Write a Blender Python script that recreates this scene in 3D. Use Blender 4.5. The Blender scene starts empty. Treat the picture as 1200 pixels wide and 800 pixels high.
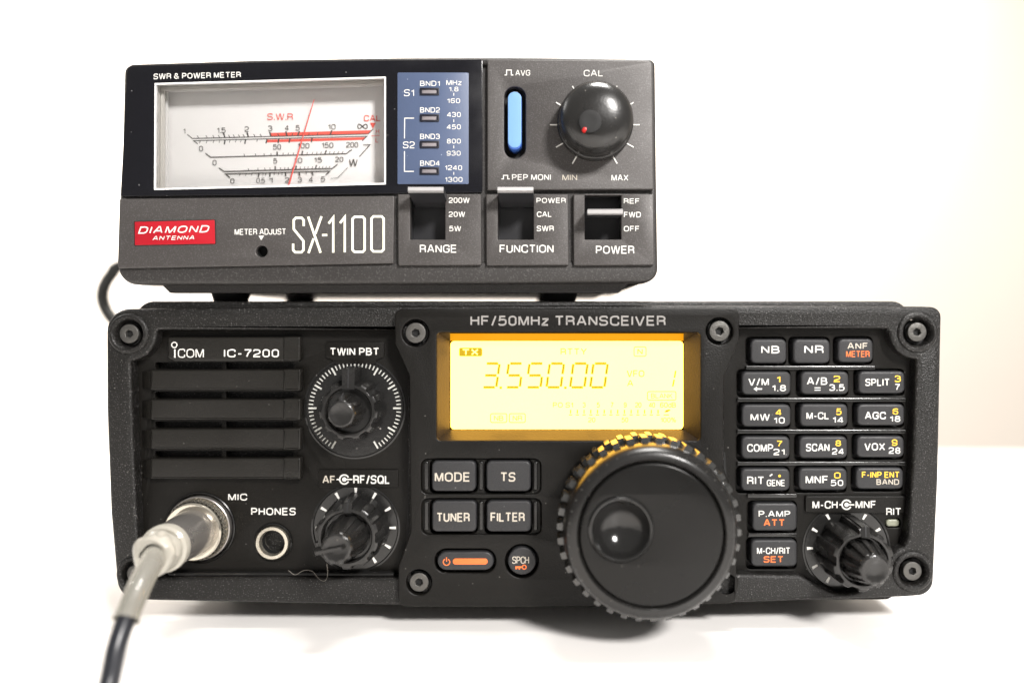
import bpy, bmesh, math, random
from mathutils import Vector, Matrix, noise
random.seed(7)
PI = math.pi
C = bpy.context.scene.collection
F = 930.0; D = 230.0; HC = 88.0; CX = 640.0; CY = 380.0      # camera: focal length (px of 1200), distance mm, height mm
def X(px, y): return (px-CX)*(D+y)/F
def Z(py, y): return HC-(py-CY)*(D+y)/F
def K(y): return (D+y)/F                                        # mm per photo pixel at depth y

# ------------------------------------------------------------------ materials
MATS = {}
def mat(name, col, rough=.5, metal=0, bump=None, speck=None, dust=None, coat=0, spec=.5, alpha=None, emit=None, trans=0, ior=1.45):
    m = bpy.data.materials.new(name); m.use_nodes = True
    nt = m.node_tree; N = nt.nodes; L = nt.links
    p = N['Principled BSDF']
    p.inputs['Base Color'].default_value = (*col, 1)
    p.inputs['Roughness'].default_value = rough
    p.inputs['Metallic'].default_value = metal
    p.inputs['Specular IOR Level'].default_value = spec
    p.inputs['Coat Weight'].default_value = coat
    p.inputs['Coat Roughness'].default_value = .08
    p.inputs['Transmission Weight'].default_value = trans
    p.inputs['IOR'].default_value = ior
    if emit:
        p.inputs['Emission Color'].default_value = (*emit[0], 1); p.inputs['Emission Strength'].default_value = emit[1]
    tc = N.new('ShaderNodeTexCoord')
    cur = None
    def mix(fac_socket, a, b):
        x = N.new('ShaderNodeMix'); x.data_type = 'RGBA'
        L.new(fac_socket, x.inputs['Factor'])
        if isinstance(a, tuple): x.inputs[6].default_value = (*a, 1)
        else: L.new(a, x.inputs[6])
        x.inputs[7].default_value = (*b, 1)
        return x.outputs[2]
    if speck:      # (scale, colour, lo, hi) fine flecks
        n = N.new('ShaderNodeTexNoise'); n.inputs['Scale'].default_value = speck[0]; n.inputs['Detail'].default_value = 2
        L.new(tc.outputs['Object'], n.inputs['Vector'])
        r = N.new('ShaderNodeMapRange'); r.inputs[1].default_value = speck[2]; r.inputs[2].default_value = speck[3]
        L.new(n.outputs['Fac'], r.inputs[0])
        cur = mix(r.outputs[0], col, speck[1])
    if dust:       # (cells per metre, share, colour)
        v = N.new('ShaderNodeTexVoronoi'); v.inputs['Scale'].default_value = dust[0]
        L.new(tc.outputs['Object'], v.inputs['Vector'])
        r = N.new('ShaderNodeMapRange'); r.inputs[1].default_value = .13; r.inputs[2].default_value = .07
        L.new(v.outputs['Distance'], r.inputs[0])
        sp = N.new('ShaderNodeSeparateColor'); L.new(v.outputs['Color'], sp.inputs[0])
        g = N.new('ShaderNodeMath'); g.operation = 'LESS_THAN'; g.inputs[1].default_value = dust[1]
        L.new(sp.outputs[0], g.inputs[0])
        n2 = N.new('ShaderNodeTexNoise'); n2.inputs['Scale'].default_value = 28; L.new(tc.outputs['Object'], n2.inputs['Vector'])
        g2 = N.new('ShaderNodeMapRange'); g2.inputs[1].default_value = .4; g2.inputs[2].default_value = .62
        L.new(n2.outputs['Fac'], g2.inputs[0])
        mu = N.new('ShaderNodeMath'); mu.operation = 'MULTIPLY'; L.new(g.outputs[0], mu.inputs[0]); L.new(r.outputs[0], mu.inputs[1])
        mu2 = N.new('ShaderNodeMath'); mu2.operation = 'MULTIPLY'; L.new(mu.outputs[0], mu2.inputs[0]); L.new(g2.outputs[0], mu2.inputs[1])
        cur = mix(mu2.outputs[0], cur if cur else col, dust[2])
    if cur: L.new(cur, p.inputs['Base Color'])
    if bump:       # (scale, distance m)
        n = N.new('ShaderNodeTexNoise'); n.inputs['Scale'].default_value = bump[0]; n.inputs['Detail'].default_value = 3
        L.new(tc.outputs['Object'], n.inputs['Vector'])
        b = N.new('ShaderNodeBump'); b.inputs['Strength'].default_value = 1; b.inputs['Distance'].default_value = bump[1]
        L.new(n.outputs['Fac'], b.inputs['Height']); L.new(b.outputs[0], p.inputs['Normal'])
        n3 = N.new('ShaderNodeTexNoise'); n3.inputs['Scale'].default_value = 45; n3.inputs['Detail'].default_value = 5
        L.new(tc.outputs['Object'], n3.inputs['Vector'])
        rr_ = N.new('ShaderNodeMapRange'); rr_.inputs[3].default_value = max(.02, rough-.1); rr_.inputs[4].default_value = min(1, rough+.1)
        rr_.inputs[1].default_value = .3; rr_.inputs[2].default_value = .7
        L.new(n3.outputs['Fac'], rr_.inputs[0]); L.new(rr_.outputs[0], p.inputs['Roughness'])
    if alpha is not None:
        p.inputs['Alpha'].default_value = alpha
    MATS[name] = m
    return m
DUST = (520, .2, (.13, .125, .115))
frame_black = mat('frame_black', (.0060, .0056, .0050), .38, spec=.36, bump=(2300, .00022), speck=(2600, (.10, .095, .095), .61, .70), dust=DUST)
panel_black = mat('panel_black', (.0050, .0044, .0036), .44, spec=.19, bump=(2600, .00007), dust=DUST)
centre_black = mat('centre_black', (.0052, .0047, .0040), .40, spec=.23, bump=(2600, .00009), dust=DUST)
bar_black = mat('bar_black', (.0105, .0096, .0082), .36, spec=.36, bump=(2600, .00008), dust=DUST)
gloss_black = mat('gloss_black', (.010, .0098, .0095), .2, bump=(900, .00002), dust=(420, .12, (.2, .19, .18)))
ring_black = mat('ring_black', (.009, .0086, .0082), .24, spec=.42, bump=(1500, .00002), dust=(700, .12, (.12, .11, .1)))
dial_black = mat('dial_black', (.0038, .0036, .0033), .26, spec=.26, bump=(1200, .00001), dust=(700, .12, (.12, .11, .1)))
knob_black = mat('knob_black', (.013, .0125, .012), .24, bump=(1500, .00003), dust=(600, .2, (.18, .17, .15)))
lug_black = mat('lug_black', (.024, .024, .023), .17, spec=.9, bump=(1500, .00001))
hole_black = mat('hole_black', (.004, .004, .004), .7)
key_grey = mat('key_grey', (.016, .016, .0175), .5, bump=(3000, .00008), dust=(500, .1, (.2, .2, .2)))
rubber = mat('rubber', (.012, .012, .012), .6)
screw_grey = mat('screw_grey', (.095, .092, .086), .45, metal=.7, bump=(1800, .0001), dust=(1500, .4, (.35, .33, .3)))
nickel = mat('nickel', (.58, .54, .46), .24, metal=.9, bump=(1300, .00003))
nickel_dull = mat('nickel_dull', (.36, .34, .32), .30, metal=.8, bump=(700, .00005))
steel_grey = mat('steel_grey', (.42, .40, .38), .5, metal=.3)
plate_grey = mat('plate_grey', (.62, .60, .58), .3, metal=.4)
white_ink = mat('white_ink', (.60, .59, .56), .6)
grey_ink = mat('grey_ink', (.22, .21, .20), .6)
dim_ink = mat('dim_ink', (.42, .38, .32), .6)
tick_ink = mat('tick_ink', (.45, .45, .42), .6)
orange_ink = mat('orange_ink', (.80, .16, .035), .6)
orange_bar = mat('orange_bar', (.66, .14, .03), .5)
yellow_ink = mat('yellow_ink', (.85, .50, .04), .6)
cream_ink = mat('cream_ink', (.80, .79, .64), .6)
sx_grey = mat('sx_grey', (.053, .0485, .0465), .44, metal=.2, bump=(2600, .00004), speck=(3000, (.095, .09, .089), .52, .75))
sx_dark = mat('sx_dark', (.027, .025, .024), .5, metal=.2, bump=(2200, .00005), speck=(2600, (.07, .066, .064), .55, .72))
sx_window = mat('sx_window', (.004, .004, .006), .12, bump=(60, .00001), dust=(500, .18, (.22, .22, .22)))
band_blue = mat('band_blue', (.062, .085, .150), .35, bump=(1500, .00002), dust=(700, .2, (.3, .33, .4)))
led_frame = mat('led_frame', (.006, .006, .012), .4)
led_grey = mat('led_grey', (.20, .18, .19), .5)
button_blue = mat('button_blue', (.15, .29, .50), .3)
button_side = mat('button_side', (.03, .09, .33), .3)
red_badge = mat('red_badge', (.33, .006, .014), .35, bump=(300, .00006))
red_dot = mat('red_dot', (.45, .012, .01), .35)
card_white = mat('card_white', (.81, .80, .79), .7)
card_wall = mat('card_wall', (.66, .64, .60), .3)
card_ink = mat('card_ink', (.07, .065, .06), .6)
card_red = mat('card_red', (.78, .11, .08), .6)
needle_red = mat('needle_red', (.85, .12, .10), .5)
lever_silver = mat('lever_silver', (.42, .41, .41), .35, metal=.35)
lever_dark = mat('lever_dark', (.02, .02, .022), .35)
led_green = mat('led_green', (.22, .225, .17), .3)
lcd = mat('lcd', (.25, .2, .05), .25, emit=((1.0, .50, .056), 10))
lcd_dark = mat('lcd_dark', (.02, .015, .002), .6, spec=.05, emit=((.76, .48, .02), .98))
lcd_pale = mat('lcd_pale', (.02, .015, .002), .6, spec=.05, emit=((.88, .64, .06), 1.0))
lcd_orange = mat('lcd_orange', (.5, .1, .0), .3, emit=((.85, .28, .01), .9))
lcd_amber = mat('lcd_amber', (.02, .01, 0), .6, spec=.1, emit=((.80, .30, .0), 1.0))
bezel_matte = mat('bezel_matte', (.012, .010, .009), .36, spec=.35, bump=(2400, .00006))
cable_black = mat('cable_black', (.012, .013, .017), .3, bump=(300, .00003))
coax_black = mat('coax_black', (.03, .03, .028), .45)
cloudy = mat('cloudy_plastic', (.40, .38, .33), .25, trans=.2, bump=(260, .0003))
thread_grey = mat('thread_grey', (.22, .2, .175), .7)

# clear sleeve and window pane: thin see-through sheets
def sheet(name, col, fac, rough):
    m = bpy.data.materials.new(name); m.use_nodes = True; N = m.node_tree.nodes; L = m.node_tree.links; N.clear()
    o = N.new('ShaderNodeOutputMaterial'); mx = N.new('ShaderNodeMixShader'); t = N.new('ShaderNodeBsdfTransparent')
    g = N.new('ShaderNodeBsdfPrincipled'); g.inputs['Base Color'].default_value = (*col, 1); g.inputs['Roughness'].default_value = rough
    fr = N.new('ShaderNodeFresnel'); fr.inputs['IOR'].default_value = 1.45
    ad = N.new('ShaderNodeMath'); ad.operation = 'ADD'; ad.use_clamp = True; ad.inputs[1].default_value = fac
    L.new(fr.outputs[0], ad.inputs[0]); L.new(ad.outputs[0], mx.inputs[0]); L.new(t.outputs[0], mx.inputs[1]); L.new(g.outputs[0], mx.inputs[2])
    L.new(mx.outputs[0], o.inputs[0])
    return m
sleeve_clear = sheet('sleeve_clear', (.70, .67, .58), .17, .1)
gb = None
def glass_sheet():
    m = bpy.data.materials.new('window_pane'); m.use_nodes = True; N = m.node_tree.nodes; L = m.node_tree.links; N.clear()
    o = N.new('ShaderNodeOutputMaterial'); mx = N.new('ShaderNodeMixShader'); t = N.new('ShaderNodeBsdfTransparent')
    g = N.new('ShaderNodeBsdfGlossy'); g.inputs['Roughness'].default_value = .04
    fr = N.new('ShaderNodeFresnel'); fr.inputs['IOR'].default_value = 1.45
    L.new(fr.outputs[0], mx.inputs[0]); L.new(t.outputs[0], mx.inputs[1]); L.new(g.outputs[0], mx.inputs[2]); L.new(mx.outputs[0], o.inputs[0])
    return m
pane_mat = glass_sheet()

# ------------------------------------------------------------------ outlines (in photo pixels, turned into mm at a plane)
def rpoly(pts, seg=6):
    """pts: (x, y[, r]) -> polygon with rounded corners"""
    out = []; n = len(pts)
    for i in range(n):
        p = Vector(pts[i][:2]); r = pts[i][2] if len(pts[i]) > 2 else 0
        if r <= 0: out.append((p.x, p.y)); continue
        a = (Vector(pts[i-1][:2])-p); b = (Vector(pts[(i+1) % n][:2])-p)
        la, lb = a.length, b.length; a.normalize(); b.normalize()
        ang = a.angle(b); t = min(r/math.tan(ang/2), la*.49, lb*.49); rr = t*math.tan(ang/2)
        c = p+(a+b).normalized()*(rr/math.sin(ang/2))
        p0 = p+a*t; p1 = p+b*t
        a0 = math.atan2(p0.y-c.y, p0.x-c.x); a1 = math.atan2(p1.y-c.y, p1.x-c.x)
        d = (a1-a0+PI) % (2*PI)-PI
        for k in range(seg+1):
            q = a0+d*k/seg; out.append((c.x+rr*math.cos(q), c.y+rr*math.sin(q)))
    return out
def rr(x0, y0, x1, y1, r, seg=5): return rpoly([(x0, y0, r), (x1, y0, r), (x1, y1, r), (x0, y1, r)], seg)
def circ(cx, cy, r, n=40): return [(cx+r*math.cos(2*PI*i/n), cy+r*math.sin(2*PI*i/n)) for i in range(n)]
def arc(cx, cy, r, a0, a1, n=10): return [(cx+r*math.cos(math.radians(a0+(a1-a0)*i/n)), cy+r*math.sin(math.radians(a0+(a1-a0)*i/n))) for i in range(n+1)]
def area(p): return sum(p[i-1][0]*p[i][1]-p[i][0]*p[i-1][1] for i in range(len(p)))/2

_tmp_curve = bpy.data.curves.new('tmp_outline', 'CURVE'); _tmp_obj = bpy.data.objects.new('tmp_outline', _tmp_curve)
C.objects.link(_tmp_obj)
# letters as pen strokes: width, then strokes of (x, y[, corner radius]) on a cap height of 10; 'loop' closes a stroke
LETTERS = {
'A': (6.8, [(0, 0), (2.95, 10), (3.85, 10), (6.8, 0)], [(1.2, 3.3), (5.6, 3.3)]),
'B': (5.9, ['loop', (0, 5.2), (0, 10), (5.4, 10, 2.3), (5.4, 5.2, 2.3)], ['loop', (0, 0), (0, 5.2), (5.9, 5.2, 2.5), (5.9, 0, 2.5)]),
'C': (6.2, [(6.2, 7.0), (6.2, 10, 3), (0, 10, 3.1), (0, 0, 3.1), (6.2, 0, 3), (6.2, 3.2)]),
'D': (6.2, ['loop', (0, 0), (0, 10), (6.2, 10, 3.4), (6.2, 0, 3.4)]),
'E': (5.5, [(5.4, 10), (0, 10), (0, 0), (5.5, 0)], [(0, 5.2), (5.0, 5.2)]),
'F': (5.2, [(5.2, 10), (0, 10), (0, 0)], [(0, 5.1), (4.6, 5.1)]),
'G': (6.3, [(6.2, 7.2), (6.2, 10, 3), (0, 10, 3.1), (0, 0, 3.1), (6.3, 0, 2.4), (6.3, 4.8), (3.5, 4.8)]),
'H': (5.9, [(0, 0), (0, 10)], [(5.9, 0), (5.9, 10)], [(0, 5.2), (5.9, 5.2)]),
'I': (0, [(0, 0), (0, 10)]),
'J': (4.4, [(4.4, 10), (4.4, 0, 2.2), (0, 0, 2.2), (0, 3)]),
'K': (6, [(0, 0), (0, 10)], [(5.8, 10.2), (0.2, 3.8)], [(2.2, 6.0), (6.1, -.2)]),
'L': (4.9, [(0, 10), (0, 0), (4.9, 0)]),
'M': (7.2, [(0, 0), (0, 10)], [(7.2, 0), (7.2, 10)], [(0.4, 10), (3.3, .6), (3.9, .6), (6.8, 10)]),
'N': (5.9, [(0, 0), (0, 10)], [(5.9, 0), (5.9, 10)], [(.2, 9.8), (5.7, .2)]),
'O': (6.7, ['loop', (0, 0, 3.35), (0, 10, 3.35), (6.7, 10, 3.35), (6.7, 0, 3.35)]),
'P': (5.7, [(0, 0), (0, 10), (5.7, 10, 2.7), (5.7, 4.4, 2.7), (0, 4.4)]),
'Q': (6.7, ['loop', (0, 0, 3.35), (0, 10, 3.35), (6.7, 10, 3.35), (6.7, 0, 3.35)], [(4, 2.6), (6.8, -.6)]),
'R': (5.8, [(0, 0), (0, 10), (5.7, 10, 2.6), (5.7, 4.8, 2.6), (0, 4.8)], [(5.8, 0), (5.5, 4.8, 1.4), (3, 4.8)]),
'S': (5.8, [(5.6, 7.8), (5.6, 10, 2.2), (0, 10, 2.6), (0, 5.2, 2.3), (5.8, 5.0, 2.3), (5.8, 0, 2.6), (0, 0, 2.2), (0, 2.2)]),
'T': (6.2, [(0, 10), (6.2, 10)], [(3.1, 10), (3.1, 0)]),
'U': (5.9, [(0, 10), (0, 0, 2.9), (5.9, 0, 2.9), (5.9, 10)]),
'V': (6.5, [(0, 10), (2.85, 0), (3.65, 0), (6.5, 10)]),
'W': (9.4, [(0, 10), (2, 0), (2.6, 0), (4.4, 10), (5, 10), (6.8, 0), (7.4, 0), (9.4, 10)]),
'X': (6.2, [(0, 10), (6.2, 0)], [(6.2, 10), (0, 0)]),
'Y': (6.4, [(0, 10.2), (3.2, 4.4), (6.4, 10.2)], [(3.2, 4.6), (3.2, 0)]),
'0': (5.2, ['loop', (0, 0, 2.6), (0, 10, 2.6), (5.2, 10, 2.6), (5.2, 0, 2.6)]),
'1': (2.7, [(2.6, 10), (2.6, 0)], [(0, 7.6), (1.7, 7.9), (2.4, 9.6)]),
'2': (5.2, [(0, 7.7), (0, 10, 2.2), (5.2, 10, 2.5), (5.2, 5.2, 2.2), (0.2, 2.4, 1.2), (0, 0), (5.3, 0)]),
'3': (5.3, [(.1, 7.9), (.1, 10, 2.1), (5, 10, 2.3), (5, 5.3, 2.3), (2, 5.3)], [(2, 5.3), (5.3, 5.3, 2.4), (5.3, 0, 2.6), (0, 0, 2.1), (0, 2.1)]),
'4': (5.6, [(4.2, 0), (4.2, 10)], [(3.9, 9.8), (0, 3.3), (0, 2.4), (5.6, 2.4)]),
'5': (5.3, [(4.9, 10), (.7, 10), (.3, 5.6), (1.6, 6.4, .8), (5.3, 6.4, 2.4), (5.3, 0, 2.8), (0, 0, 1.8), (0, 1.8)]),
'6': (5.2, [(5, 8.1), (5, 10, 2.0), (0, 10, 2.6), (0, 0, 2.5), (5.2, 0, 2.5), (5.2, 5.9, 2.6), (.1, 5.9, 2.2), (.1, 3.6)]),
'7': (5.2, [(0, 10), (5.2, 10), (5.2, 8.9), (3, 5), (1.9, 0)]),
'8': (5.2, ['loop', (.3, 5.3, 2.2), (.3, 10, 2.2), (4.9, 10, 2.2), (4.9, 5.3, 2.2)], ['loop', (0, 0, 2.5), (0, 5.3, 2.5), (5.2, 5.3, 2.5), (5.2, 0, 2.5)]),
'9': (5.2, [(.2, 1.9), (.2, 0, 2.0), (5.2, 0, 2.6), (5.2, 10, 2.5), (0, 10, 2.5), (0, 4.1, 2.6), (5.1, 4.1, 2.2), (5.1, 6.4)]),
'-': (2.8, [(0, 4), (2.8, 4)]),
'/': (3, [(0, -.6), (3, 10.6)]),
'.': (0, [(0, .8), (0, -.9)]),
'&': (6.4, [(6.6, -.3), (1.1, 7.2, .8), (1.1, 10, 1.5), (4.5, 10, 1.5), (4.5, 6.8, 1.6), (0, 4.8, 1.8), (0, 0, 2.4), (5, 0, 2.6), (6, 4.4)]),
'%': (8.4, ['loop', (0, 5.6, 1.4), (0, 10, 1.4), (2.8, 10, 1.4), (2.8, 5.6, 1.4)], ['loop', (5.6, 0, 1.4), (5.6, 4.4, 1.4), (8.4, 4.4, 1.4), (8.4, 0, 1.4)], [(2.4, -.4), (6, 10.4)]),
'z': (4.4, [(0, 7.1), (4.3, 7.1), (4.3, 6.5), (0, .6), (0, 0), (4.5, 0)]),
'd': (4.8, [(4.8, 10), (4.8, 0)], ['loop', (0, 0, 2.3), (0, 6.9, 2.3), (4.8, 6.9, 2.3), (4.8, 0, 2.3)]),
}
class MB:
    def __init__(s): s.v = []; s.f = []; s.mi = []; s.m = []; s.lift = 0
    def add(s, vs, fs, m):
        if m not in s.m: s.m.append(m)
        k = s.m.index(m); o = len(s.v); s.v += [tuple(v) for v in vs]; s.f += [tuple(i+o for i in f) for f in fs]; s.mi += [k]*len(fs)
        return s
    def plate(s, outlines, yf, yb, bev, m, res=2, at=None):
        """solid plate with holes, outlines in photo px (first is the outside), front face at yf, back at yb"""
        pl = yf if at is None else at
        c = _tmp_curve; c.splines.clear(); c.dimensions = '2D'; c.fill_mode = 'BOTH'
        c.extrude = max(1e-4, (yb-yf)/2-bev); c.bevel_depth = bev; c.bevel_resolution = res; c.offset = -bev
        for i, o in enumerate(outlines):
            q = [(X(a, pl), Z(b, pl)) for a, b in o]
            if (area(q) > 0) == (i == 0): q.reverse()           # outside clockwise, holes the other way
            sp = c.splines.new('POLY'); sp.points.add(len(q)-1); sp.use_cyclic_u = True
            for j, (a, b) in enumerate(q): sp.points[j].co = (a, b, 0, 1)
        bpy.context.view_layer.update()
        me = bpy.data.meshes.new_from_object(_tmp_obj.evaluated_get(bpy.context.evaluated_depsgraph_get()))
        yc = (yf+yb)/2
        s.add([(v.co.x, yc-v.co.z, v.co.y) for v in me.vertices], [tuple(reversed(p.vertices)) for p in me.polygons], m)
        bpy.data.meshes.remove(me); return s
    def text(s, t, x0, x1, y0, y1, yf, m, w=.02, shear=0, slope=0, lift=.05):
        h = y1-y0; pen = h*(.11+min(w, .04)/.04*.07); gap = 1.05+10*pen/(h-pen)*.95
        if len(t) > 1 and (x1-x0)/len(t) < h*.62: gap *= .82
        chars = [c for c in t]; units = 0; pos = []
        for i, c in enumerate(chars):
            if c == ' ': units += 3.4; pos.append(None); continue
            pos.append(units); units += LETTERS[c][0]+gap
        units = max(.001, units-gap)
        sx = (x1-x0-pen)/units if units > 1 else 0; sy = (h-pen)/10; q = 0
        for c, u in zip(chars, pos):
            if u is None: continue
            for stx in LETTERS[c][1:]:
                closed = stx[0] == 'loop'; P = [(a*sx, b*sy) for a, b in rpoly(stx[1:] if closed else stx, 5)]
                out = []
                for a, b in P:
                    px = x0+pen/2+u*sx+a+b*shear-h*shear*.5; py = y1-pen/2-b+slope*(px-x0); out.append((px, py))
                Q = [out[0]]
                for p_ in out[1:]:
                    if abs(p_[0]-Q[-1][0])+abs(p_[1]-Q[-1][1]) > 1e-3: Q.append(p_)
                q = (q+1) % 5
                s.stroke(Q, pen, yf, m, closed, lift+.003*q, keep=True)
        return s
    def flat(s, pts, yf, m, lift=.05):
        s.lift += .004
        return s.add([(X(a, yf), yf-lift-s.lift, Z(b, yf)) for a, b in pts], [tuple(range(len(pts)))], m)
    def stroke(s, pts, w, yf, m, closed=False, lift=.05, keep=False):
        n = len(pts); L = []; R = []
        for i in range(n):
            p = Vector(pts[i]); a = Vector(pts[i-1]) if (i > 0 or closed) else None; b = Vector(pts[(i+1) % n]) if (i < n-1 or closed) else None
            d0 = (p-a).normalized() if a is not None else None; d1 = (b-p).normalized() if b is not None else None
            if d0 is None: d0 = d1
            if d1 is None: d1 = d0
            n0 = Vector((-d0.y, d0.x)); n1 = Vector((-d1.y, d1.x)); mm = (n0+n1)
            mm = mm.normalized() if mm.length > 1e-4 else n0
            k = w/2/max(.35, mm.dot(n0)); L.append(p+mm*k); R.append(p-mm*k)
        if not keep: s.lift += .004
        y = yf-lift-s.lift
        vs = [(X(q.x, yf), y, Z(q.y, yf)) for q in L+R]
        fs = [(i, (i+1) % n, n+(i+1) % n, n+i) for i in range(n if closed else n-1)]
        return s.add(vs, fs, m)
    def lathe(s, cx, cz, prof, m, seg=56, mod=None):
        """prof [(r, y)] mm around the axis (cx, cz) mm running along y; mod(theta, i) -> radius change"""
        vs = []; fs = []; n = len(prof)
        for i, (r, y) in enumerate(prof):
            for k in range(seg):
                a = 2*PI*k/seg; q = r+(mod(a, i) if mod else 0)
                vs.append((cx+q*math.cos(a), y, cz+q*math.sin(a)))
        for i in range(n-1):
            for k in range(seg):
                k2 = (k+1) % seg; fs.append((i*seg+k, i*seg+k2, (i+1)*seg+k2, (i+1)*seg+k))
        for e in (0, n-1):
            if e == n-1 and prof[e][0] < .6: fs.append(tuple(e*seg+k for k in range(seg)))
        return s.add(vs, fs, m)
    def tube(s, path, r, m, seg=18, cap=True):
        vs = []; fs = []; up = None; n = len(path); P = [Vector(p) for p in path]
        for i, p in enumerate(P):
            t = (P[min(i+1, n-1)]-P[max(i-1, 0)]).normalized()
            if up is None: up = t.orthogonal().normalized()
            up = (up-t*up.dot(t)).normalized(); b = t.cross(up)
            q = r[i] if isinstance(r, (list, tuple)) else r
            for k in range(seg):
                a = 2*PI*k/seg; vs.append(p+(up*math.cos(a)+b*math.sin(a))*q)
        for i in range(n-1):
            for k in range(seg):
                k2 = (k+1) % seg; fs.append((i*seg+k, i*seg+k2, (i+1)*seg+k2, (i+1)*seg+k))
        if cap: fs += [tuple(range(seg)), tuple((n-1)*seg+k for k in range(seg))]
        return s.add(vs, fs, m)
    def build(s, name, parent=None, label=None, smooth=True, angle=38):
        me = bpy.data.meshes.new(name); org = Vector(parent_org(parent))
        me.from_pydata([(Vector(v)-org)*.001 for v in s.v], [], s.f)
        for m in s.m: me.materials.append(m)
        me.polygons.foreach_set('material_index', s.mi)
        me.update()
        bm = bmesh.new(); bm.from_mesh(me); bmesh.ops.remove_doubles(bm, verts=bm.verts, dist=2e-7)
        bmesh.ops.recalc_face_normals(bm, faces=bm.faces); bm.to_mesh(me); bm.free()
        if smooth:
            me.shade_smooth(); me.set_sharp_from_angle(angle=math.radians(angle))
        o = bpy.data.objects.new(name, me); C.objects.link(o)
        if parent: o.parent = parent
        if label: o['label'] = label
        return o
def parent_org(p):
    v = Vector((0, 0, 0))
    while p is not None:
        v += p.location*1000; p = p.parent
    return v
def thing(name, label, cat, loc, group=None):
    o = bpy.data.objects.new(name, None); C.objects.link(o); o.location = Vector(loc)*.001; o['label'] = label; o['category'] = cat
    o.empty_display_size = .01
    if group: o['group'] = group
    return o
def crom(pts, n=14):
    P = [Vector(p) for p in pts]; P = [P[0]*2-P[1]]+P+[P[-1]*2-P[-2]]; out = []
    for i in range(1, len(P)-2):
        for k in range(n):
            t = k/n; a, b, c, d = P[i-1:i+3]
            out.append(.5*((2*b)+(c-a)*t+(2*a-5*b+4*c-d)*t*t+(3*b-a-3*c+d)*t**3))
    out.append(P[-2]); return out
def at(px, py, y): return (X(px, y), y, Z(py, y))

# ================================================================== THE TRANSCEIVER
radio = thing('radio_transceiver', 'wide black radio transceiver with glowing yellow display and big tuning dial, under the grey meter', 'radio', (-6, 140, 0))
YP = 4.0      # recessed side panels
YCN = -2.5    # raised centre panel
# case behind the front
zt = 94.9
b = MB()
case_pts = [(X(124, 0)+5, zt), (X(1103, 0)-6, zt), (X(1103, 0)-6, 9), (X(124, 0)+5, 9)]
def world_plate(b, pts_mm, yf, yb, bev, m, rad=3, res=2):
    q = rpoly([(x, z, rad) for x, z in pts_mm], 6)
    return b.plate([[(CX+x*F/(D+yf), CY+(HC-z)*F/(D+yf)) for x, z in q]], yf, yb, bev, m, res)
world_plate(b, case_pts, 7, 281, .8, frame_black, 5)
b.build('case', radio)
for fx in (-100, 86):
    for fy in (45, 245):
        MB().lathe(fx, 0, [(0, 0)], rubber) if False else None
        f = MB(); vs = []; fs = []
        prof = [(8.5, 9.2), (8.5, 3), (8, .6), (7.2, 0)]
        for i, (r, z) in enumerate(prof):
            for k in range(28): vs.append((fx+r*math.cos(2*PI*k/28), fy+r*math.sin(2*PI*k/28), z))
        for i in range(3):
            for k in range(28): fs.append((i*28+k, i*28+(k+1) % 28, (i+1)*28+(k+1) % 28, (i+1)*28+k))
        fs.append(tuple(3*28+k for k in range(28)))
        f.add(vs, fs, rubber).build('foot', radio)

# front frame (outer bezel with the two sunk fields)
outer = rpoly([(124, 362, 27), (400, 358.5), (700, 357.5), (1080, 359), (1104, 360, 24), (1100, 560), (1094, 697, 30), (1060, 699.5), (865, 706), (640, 708), (465, 709), (181, 703.5), (138, 702, 26), (129, 600), (124.5, 480)], 8)
left_hole = [(478, 386.5), (478, 677)] + [(190, 676)] + arc(149, 674, 30, 10, -52, 8) + [(161, 640), (156, 520), (153, 424)] + arc(151, 391, 32, 86, -4, 10)[:] + [(186, 386.5)]
b = MB()
right_hole = [(849, 385), (1040, 385)] + arc(1075, 389, 32, 180, 92, 10) + [(1074, 424), (1070, 540), (1064, 630), (1061, 637)] + arc(1069, 669, 30, 252, 196, 8) + [(1037, 676)] + arc(990, 645, 50, 32, 118, 14)[:] + [(952, 682), (936, 674), (864, 673), (849, 673)]
centre_gap = rpoly([(500, 380), (828, 380), (828, 700), (500, 700)])
b.plate([outer, left_hole, right_hole, centre_gap]+[circ(px, py, 17, 32) for px, py in ((151, 391), (1075, 389), (158, 672), (1069.5, 669), (487, 390), (843.3, 387.8), (491, 682))], 0, 9, 1.0, frame_black, 3)
for (px, py) in ((151, 391), (1075, 389), (158, 672), (1069.5, 669)):
    cx, cz = X(px, 0), Z(py, 0); k = K(0)*(.82 if px == 158 else .93)
    b.lathe(cx, cz, [(26.5*k, 5), (26*k, .2), (24.8*k, -.5), (23*k, -.75), (20.5*k, -.72), (18.5*k, -.3), (17.2*k, .5), (16.6*k, 4)], frame_black)
b.build('front_frame', radio)

def screw(px, py, r, y):
    k = K(y); b = MB(); hexa = [(px+r*.42*math.cos(PI/3*i+.3), py+r*.42*math.sin(PI/3*i+.3)) for i in range(6)]
    b.plate([circ(px, py, r, 36), hexa], y, y+2.2, .22, screw_grey, 2)
    b.flat([(px+r*.5*math.cos(PI/3*i+.3), py+r*.5*math.sin(PI/3*i+.3)) for i in range(6)], y+1.2, hole_black, lift=0)
    b.build('screw', radio)
def well_floor(px, py, r, y):
    b = MB(); b.lathe(X(px, y), Z(py, y), [(r*K(y), y), (.01, y)], hole_black); return b
for (px, py, r) in ((151, 391, 11.3), (1075, 389, 11.2), (158, 672, 10), (1069.5, 669, 11)):
    screw(px, py, r, .9)
for (px, py) in ((151, 391), (1075, 389), (158, 672), (1069.5, 669)): MB().lathe(X(px, 2.8), Z(py, 2.8), [(15*K(2), 2.8), (.01, 2.8)], hole_black).build('screw_well', radio)

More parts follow.
